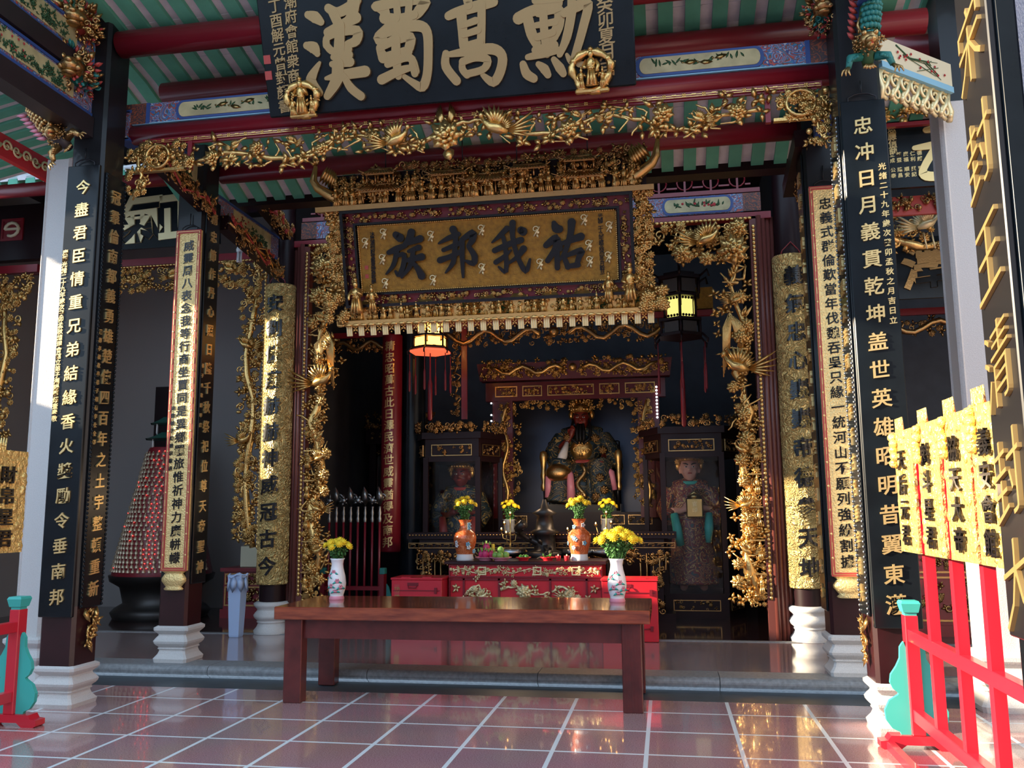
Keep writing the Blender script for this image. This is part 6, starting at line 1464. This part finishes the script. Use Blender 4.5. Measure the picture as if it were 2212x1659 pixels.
for cz, f in ((2.3, 1), (3.5, -1)): b = MB(); c_bird(b, (.76, -.08, cz), .13, f); part('bird', b, 'gold', t)
b = MB(); c_bird(b, (-.3, -.08, 4.45), .12, 1); part('bird', b, 'gold', t)
b = MB(); c_bird(b, (.5, -.08, 4.5), .12, -1); part('bird', b, 'gold', t)
t = thing('carved_jamb', 'gilded openwork jamb at the far left behind the granite post', 'carving', (-8.05, 9.6, .1))
b = MB(); c_bed(b, -.5, .22, 4.1, 4.45, 0, .065, 80); c_bed(b, -.5, .08, 1.9, 4.1, 0, .07, 260); c_bed(b, -.45, -.05, 1.2, 2.0, 0, .07, 70); c_branch(b, [(-.1, 0, 1.2), (-.2, 0, 2.4), (-.05, 0, 3.4), (-.2, 0, 4.3)], .05, .03); part('openwork', b, 'gold', t)
b = MB(); b.box(-.6, .3, -.02, .05, 4.46, 4.56); part('red_rail', b, 'red', t)
t = thing('dark_beam', 'dark beam with a small red fretwork plaque at the far left', 'beam', (-8.3, 9.9, 4.82))
b = MB(); b.box(-1.0, .75, -.06, .06, 0, .75); part('beam', b, 'maroon_dark', t)
b = MB(); frame_rect(b, -.22, .10, .26, .56, .03, -.08, -.05); b.box(-.19, .07, -.07, -.055, .29, .53); part('red_plaque', b, 'red', t); b = MB(); b.tube([(-.06+.1*math.cos(a), -.08, .41+.09*math.sin(a)) for a in [k*PI/6 for k in range(-4, 7)]], .022, 6); b.box(-.16, .06, -.09, -.07, .40, .43); part('fret_motif', b, 'cream', t)
t = thing('signboard', 'dark blue signboard with two pale gold characters in the left gallery', 'signboard', (-6.42, 9.98, 4.90)); t.rotation_euler = (math.radians(6), 0, 0)
b = MB()
for x in (-.6, .6): b.tube([(x, .0, .7), (x, .05, 1.15)], .01, 5)
part('hanging_rod', b, 'wire', t)
b = MB(); b.box(-.95, .95, -.04, 0, 0, .78); part('board', b, 'black', t)
for ch, x in (('氣', -.10), ('正', .42)): b = MB(); put(b, ch, x, -.04, .40, .66, .03, .02, .95, .05); part('character', b, 'gold_pale', t)
# cone tower of votive lamps
cx, cy = -6.98, 11.5
t = thing('votive_lamp_tower', 'red cone tower of little votive lamps under a green pagoda roof in the left gallery', 'lamp tower', (cx, cy, .1))
b = MB(); b.lathe([(.62, 0), (.66, .08), (.6, .14), (.5, .2), (.55, .42), (.68, .5), (.70, .58)], 28); part('base', b, 'bronze', t)
b = MB(); b.lathe([(.66, .58), (.66, .62), (.27, 2.30), (.25, 2.34)], 28); part('cone', b, 'red', t)
M['votive'] = simple('silvery_votive_figure', (.56, .43, .30), .35, .6); M['led_red'] = simple('red_led', (.9, .05, .05), .4, emit=(1, .06, .05), estr=1.6)
rows = 27; cand = []
for r in range(rows):
    z = .66+r*.061; rad = .655-(z-.62)*.2315; n = int(2*PI*rad/.074)
    for k in range(n):
        a = -PI+PI*k/(n*.5)+.04*(r % 2)
        if -PI*1.02 < a < .05: cand.append((z, rad, a, r))
def votive(mb, md, z, rad, a):
    mb.T = Matrix.Translation((rad*math.cos(a), rad*math.sin(a), z)) @ Matrix.Rotation(a+PI/2, 4, 'Z')
    mb.lathe([(.030, -.025), (.026, 0), (.012, .016)], 7, 0, -.008); mb.ball((0, -.008, .024), .011, 6, 4); mb.T = Matrix.Identity(4)
cand.sort(key=lambda c: c[0]+.5*abs(c[2]+PI/2)); rest = MB(); red = MB()
for i, (z, rad, a, r) in enumerate(cand):
    if i < 100:
        b = MB(); votive(b, None, z, rad, a); part('votive_lamp', b, 'votive', t)
    else: votive(rest, None, z, rad, a)
    if -1.52 < a < -1.22 or random.random() < .05: red.ball(((rad+.012)*math.cos(a+.05), (rad+.012)*math.sin(a+.05), z+.034), .009, 5, 4)
o = part('votive_lamps', rest, 'votive', t); o['kind'] = 'stuff'
o = part('red_lights', red, 'led_red', t); o['kind'] = 'stuff'
M['roof_green'] = simple('green_pagoda_roof', (.02, .12, .09), .5)
for z, r in ((2.44, .33), (2.66, .27)):
    b = MB(); vs = []
    for rr, zz in ((r*1.08, 0), (r, .02), (r*.62, .07), (r*.35, .12)):
        for k in range(6): a = k*PI/3; vs.append((rr*math.cos(a), rr*math.sin(a), z+zz+(.02 if zz == 0 else 0)))
    b.add(vs, [(i*6+k, i*6+(k+1) % 6, i*6+6+(k+1) % 6, i*6+6+k) for i in range(3) for k in range(6)]+[(5, 4, 3, 2, 1, 0), tuple(range(18, 24))]); part('pagoda_roof', b, 'roof_green', t)
b = MB()
for z0, z1, r in ((2.33, 2.45, .24), (2.54, 2.67, .19)):
    for k in range(6): a = k*PI/3; b.tube([(r*math.cos(a), r*math.sin(a), z0), (r*math.cos(a), r*math.sin(a), z1)], .012, 6)
part('pagoda_posts', b, 'white', t)
b = MB(); b.lathe([(.03, 2.77), (.04, 2.8), (.015, 2.84), (.02, 2.88), (.004, 2.93)], 10); part('finial', b, 'red', t)
b = MB(); b.box(-.35, .45, -.01, .01, 0, 1.5); o = b.build('wall_panel', 'maroon_dark'); o.location = (-7.55, 12.58, 2.0); tag(o, 'dark maroon panel on the pale wall behind the lamp tower', 'panel')
def red_altar(label, x, y, w_, h, seed, zb=.1):
    random.seed(seed); t = thing('carved_altar', label, 'altar', (x, y, zb)); b = MB(); b.box(-w_/2, w_/2, 0, .5, .1, h); b.box(-w_/2-.04, w_/2+.04, -.04, .54, h, h+.05); b.box(-w_/2-.03, w_/2+.03, -.03, .5, 0, .12); part('body', b, 'red', t)
    b = MB(); frame_rect(b, -w_/2+.02, w_/2-.02, h*.72, h*.96, .02, -.015, 0); frame_rect(b, -w_/2+.02, w_/2-.02, .16, h*.68, .02, -.015, 0); c_bed(b, -w_/2+.06, w_/2-.06, h*.75, h*.93, -.01, .04, int(60*w_)); c_bed(b, -w_/2+.08, w_/2-.08, .22, h*.62, -.01, .06, int(30*w_)); part('gilded_relief', b, 'gold_old', t); return t
red_altar('small red altar with gilded panels in the left gallery behind the bin', -5.55, 11.4, .9, .62, 131)
red_altar('dark red altar with gilded bird panels in the right gallery behind the red rack', 3.0, 10.6, 1.6, .95, 132)
t = thing('carton', 'pale cardboard carton on the small altar in the left gallery', 'box', (-5.62, 11.6, .775)); b = MB(); b.box(-.2, .22, -.1, .2, 0, .28, .004); part('carton', b, 'cream', t); b = MB(); b.box(-.205, .225, .04, .06, .0, .283); part('tape', b, 'brass', t)
t = thing('waste_bin', 'tall bluish white plastic bin with a bag left of the round column', 'bin', (-4.93, 9.70, .1)); b = MB()
b.lathe([(.055, 0), (.06, .02), (.082, .66), (.086, .7), (.078, .7), (.07, .5)], 4, square=True); part('bin', b, 'bin_blue', t)
b = MB(); random.seed(5); ring = [(.098*math.cos(a)*(1+.12*math.sin(5*a)), .098*math.sin(a), .69+.02*math.sin(4*a)) for a in [k*PI/10 for k in range(21)]]; b.tube(ring, .012, 6)
for k in range(8): a = k*PI/4; b.leaf((.095*math.cos(a), .095*math.sin(a), .70), (math.cos(a)*.1, math.sin(a)*.1, -1), (math.cos(a), math.sin(a), 0), .2, .09, .15, .05)
part('bin_bag', b, 'bin_blue', t, 'thin plastic bag')
t = thing('light_bulb', 'white compact fluorescent bulb hanging left of the round column', 'lamp', (-4.96, 9.5, 4.5)); b = MB()
for k in range(4): a = k*PI/2; b.tube([(.022*math.cos(a), .022*math.sin(a), .12), (.024*math.cos(a), .024*math.sin(a), .0), (.02*math.cos(a+.8), .02*math.sin(a+.8), .0)], .012, 6)
part('tubes', b, 'porcelain', t); b = MB(); b.lathe([(.035, .12), (.04, .15), (.028, .19), (.016, .21)], 12); b.tube([(0, 0, .2), (0, 0, 1.45)], .004, 4); part('base', b, 'white', t)
# right gallery
t = thing('signboard', 'black signboard with a big gold cursive character in the right gallery, high up', 'signboard', (3.0, 9.0, 4.68)); b = MB(); b.box(-.75, 1.0, -.05, 0, 0, .70); part('board', b, 'black', t)
b = MB(); brush(b, [[(-.30, .58, .06), (-.15, .60, .09), (-.05, .61, .07)], [(-.42, .40, .05), (-.2, .42, .09), (.05, .45, .08)], [(-.2, .42, .08), (-.35, .18, .07), (-.33, .10, .1), (-.15, .09, .09), (-.05, .12, .08)], [(-.15, .26, .06), (-.03, .16, .1)]], -.065, -.05); part('character', b, 'gold_paint', t)
column_chars(t, 'gold_paint', '恩應信商', -.62, -.05, .66, .36, .085, .02, .005)
for i in range(6): b = MB(); column_text(b, ['陳義', '立成', '肇豐', '廣福', '仁利', '德麟'][i], -.70+.065*i, -.05, .38, .26, .05, .015, .004); column_text(b, ['萬生', '公泰', '隆昌', '順安', '興記', '寶行'][i], -.70+.065*i, -.05, .22, .10, .05, .015, .004); part('small_lettering', b, 'gold_paint', t)
t = thing('signboard', 'black signboard with dull gold characters lower in the right gallery', 'signboard', (3.2, 10.4, 3.86)); b = MB(); b.box(-.95, 1.2, -.04, 0, 0, .72); part('board', b, 'black', t)
for ch, x in (('澤', -.18), ('被', -.82), ('南', .5)): b = MB(); put(b, ch, x, -.04, .38, .55, .03, .02); part('character', b, 'gold_old', t)
random.seed(141)
t = thing('carved_frieze', 'gilded frieze with a standing crane and pine branch in the right gallery', 'carving', (3.0, 9.6, 4.18))
b = MB(); b.box(-.75, 1.0, -.02, .04, .42, .52); part('red_rail', b, 'red', t); b = MB()
for i in range(20): b.ball((-.7+.085*i, -.03, .47), (.03, .015, .016), 8, 5)
part('gilt_studs', b, 'gold', t)
b = MB(); c_branch(b, [(-.7, 0, .28), (-.4, -.02, .1), (-.1, 0, .06), (.3, 0, .12)], .06, .03); c_bed(b, -.7, -.1, .05, .4, 0, .07, 40); c_bed(b, -.1, .9, .0, .15, 0, .07, 30); part('pine_branch', b, 'gold', t)
b = MB(); c_bird(b, (-.20, -.08, .27), .17, 1); b.tube([(-.22, -.05, .2), (-.2, -.06, .02)], .01, 5); b.tube([(-.14, -.05, .2), (-.12, -.06, .02)], .01, 5); part('crane', b, 'gold_pale', t)
t = thing('carved_frieze', 'narrow gilded leaf frieze above the cursive signboard in the right gallery', 'carving', (3.0, 8.8, 5.32)); b = MB(); c_bed(b, -.75, .9, .0, .2, 0, .08, 60); part('openwork', b, 'gold', t); b = MB(); b.box(-.75, .9, -.01, .04, -.06, -.02); part('red_rail', b, 'red', t)
t = thing('carved_frieze', 'dark red and gold frieze below the cursive signboard in the right gallery', 'carving', (3.0, 9.2, 4.5)); b = MB(); c_bed(b, -.75, .9, .0, .16, 0, .06, 70); part('openwork', b, 'gold_old', t); b = MB(); b.box(-.75, .9, .02, .06, -.02, .18); part('red_ground', b, 'dial', t)
t = thing('dragon_lambrequin', 'dim gilded dragon lambrequin in the right gallery', 'carving', (3.3, 11.0, 3.5)); b = MB(); b.box(-.9, 1.0, -.03, .03, .3, .38); part('red_rail', b, 'red', t); b = MB(); b.tube([(-.8+.1*k, -.03, .15+.07*math.sin(k)) for k in range(17)], .035, 7); c_bed(b, -.8, .9, .05, .28, 0, .06, 60); part('dragon', b, 'gold_old', t)
bpy.data.objects.remove(_fo); bpy.data.curves.remove(_fc)
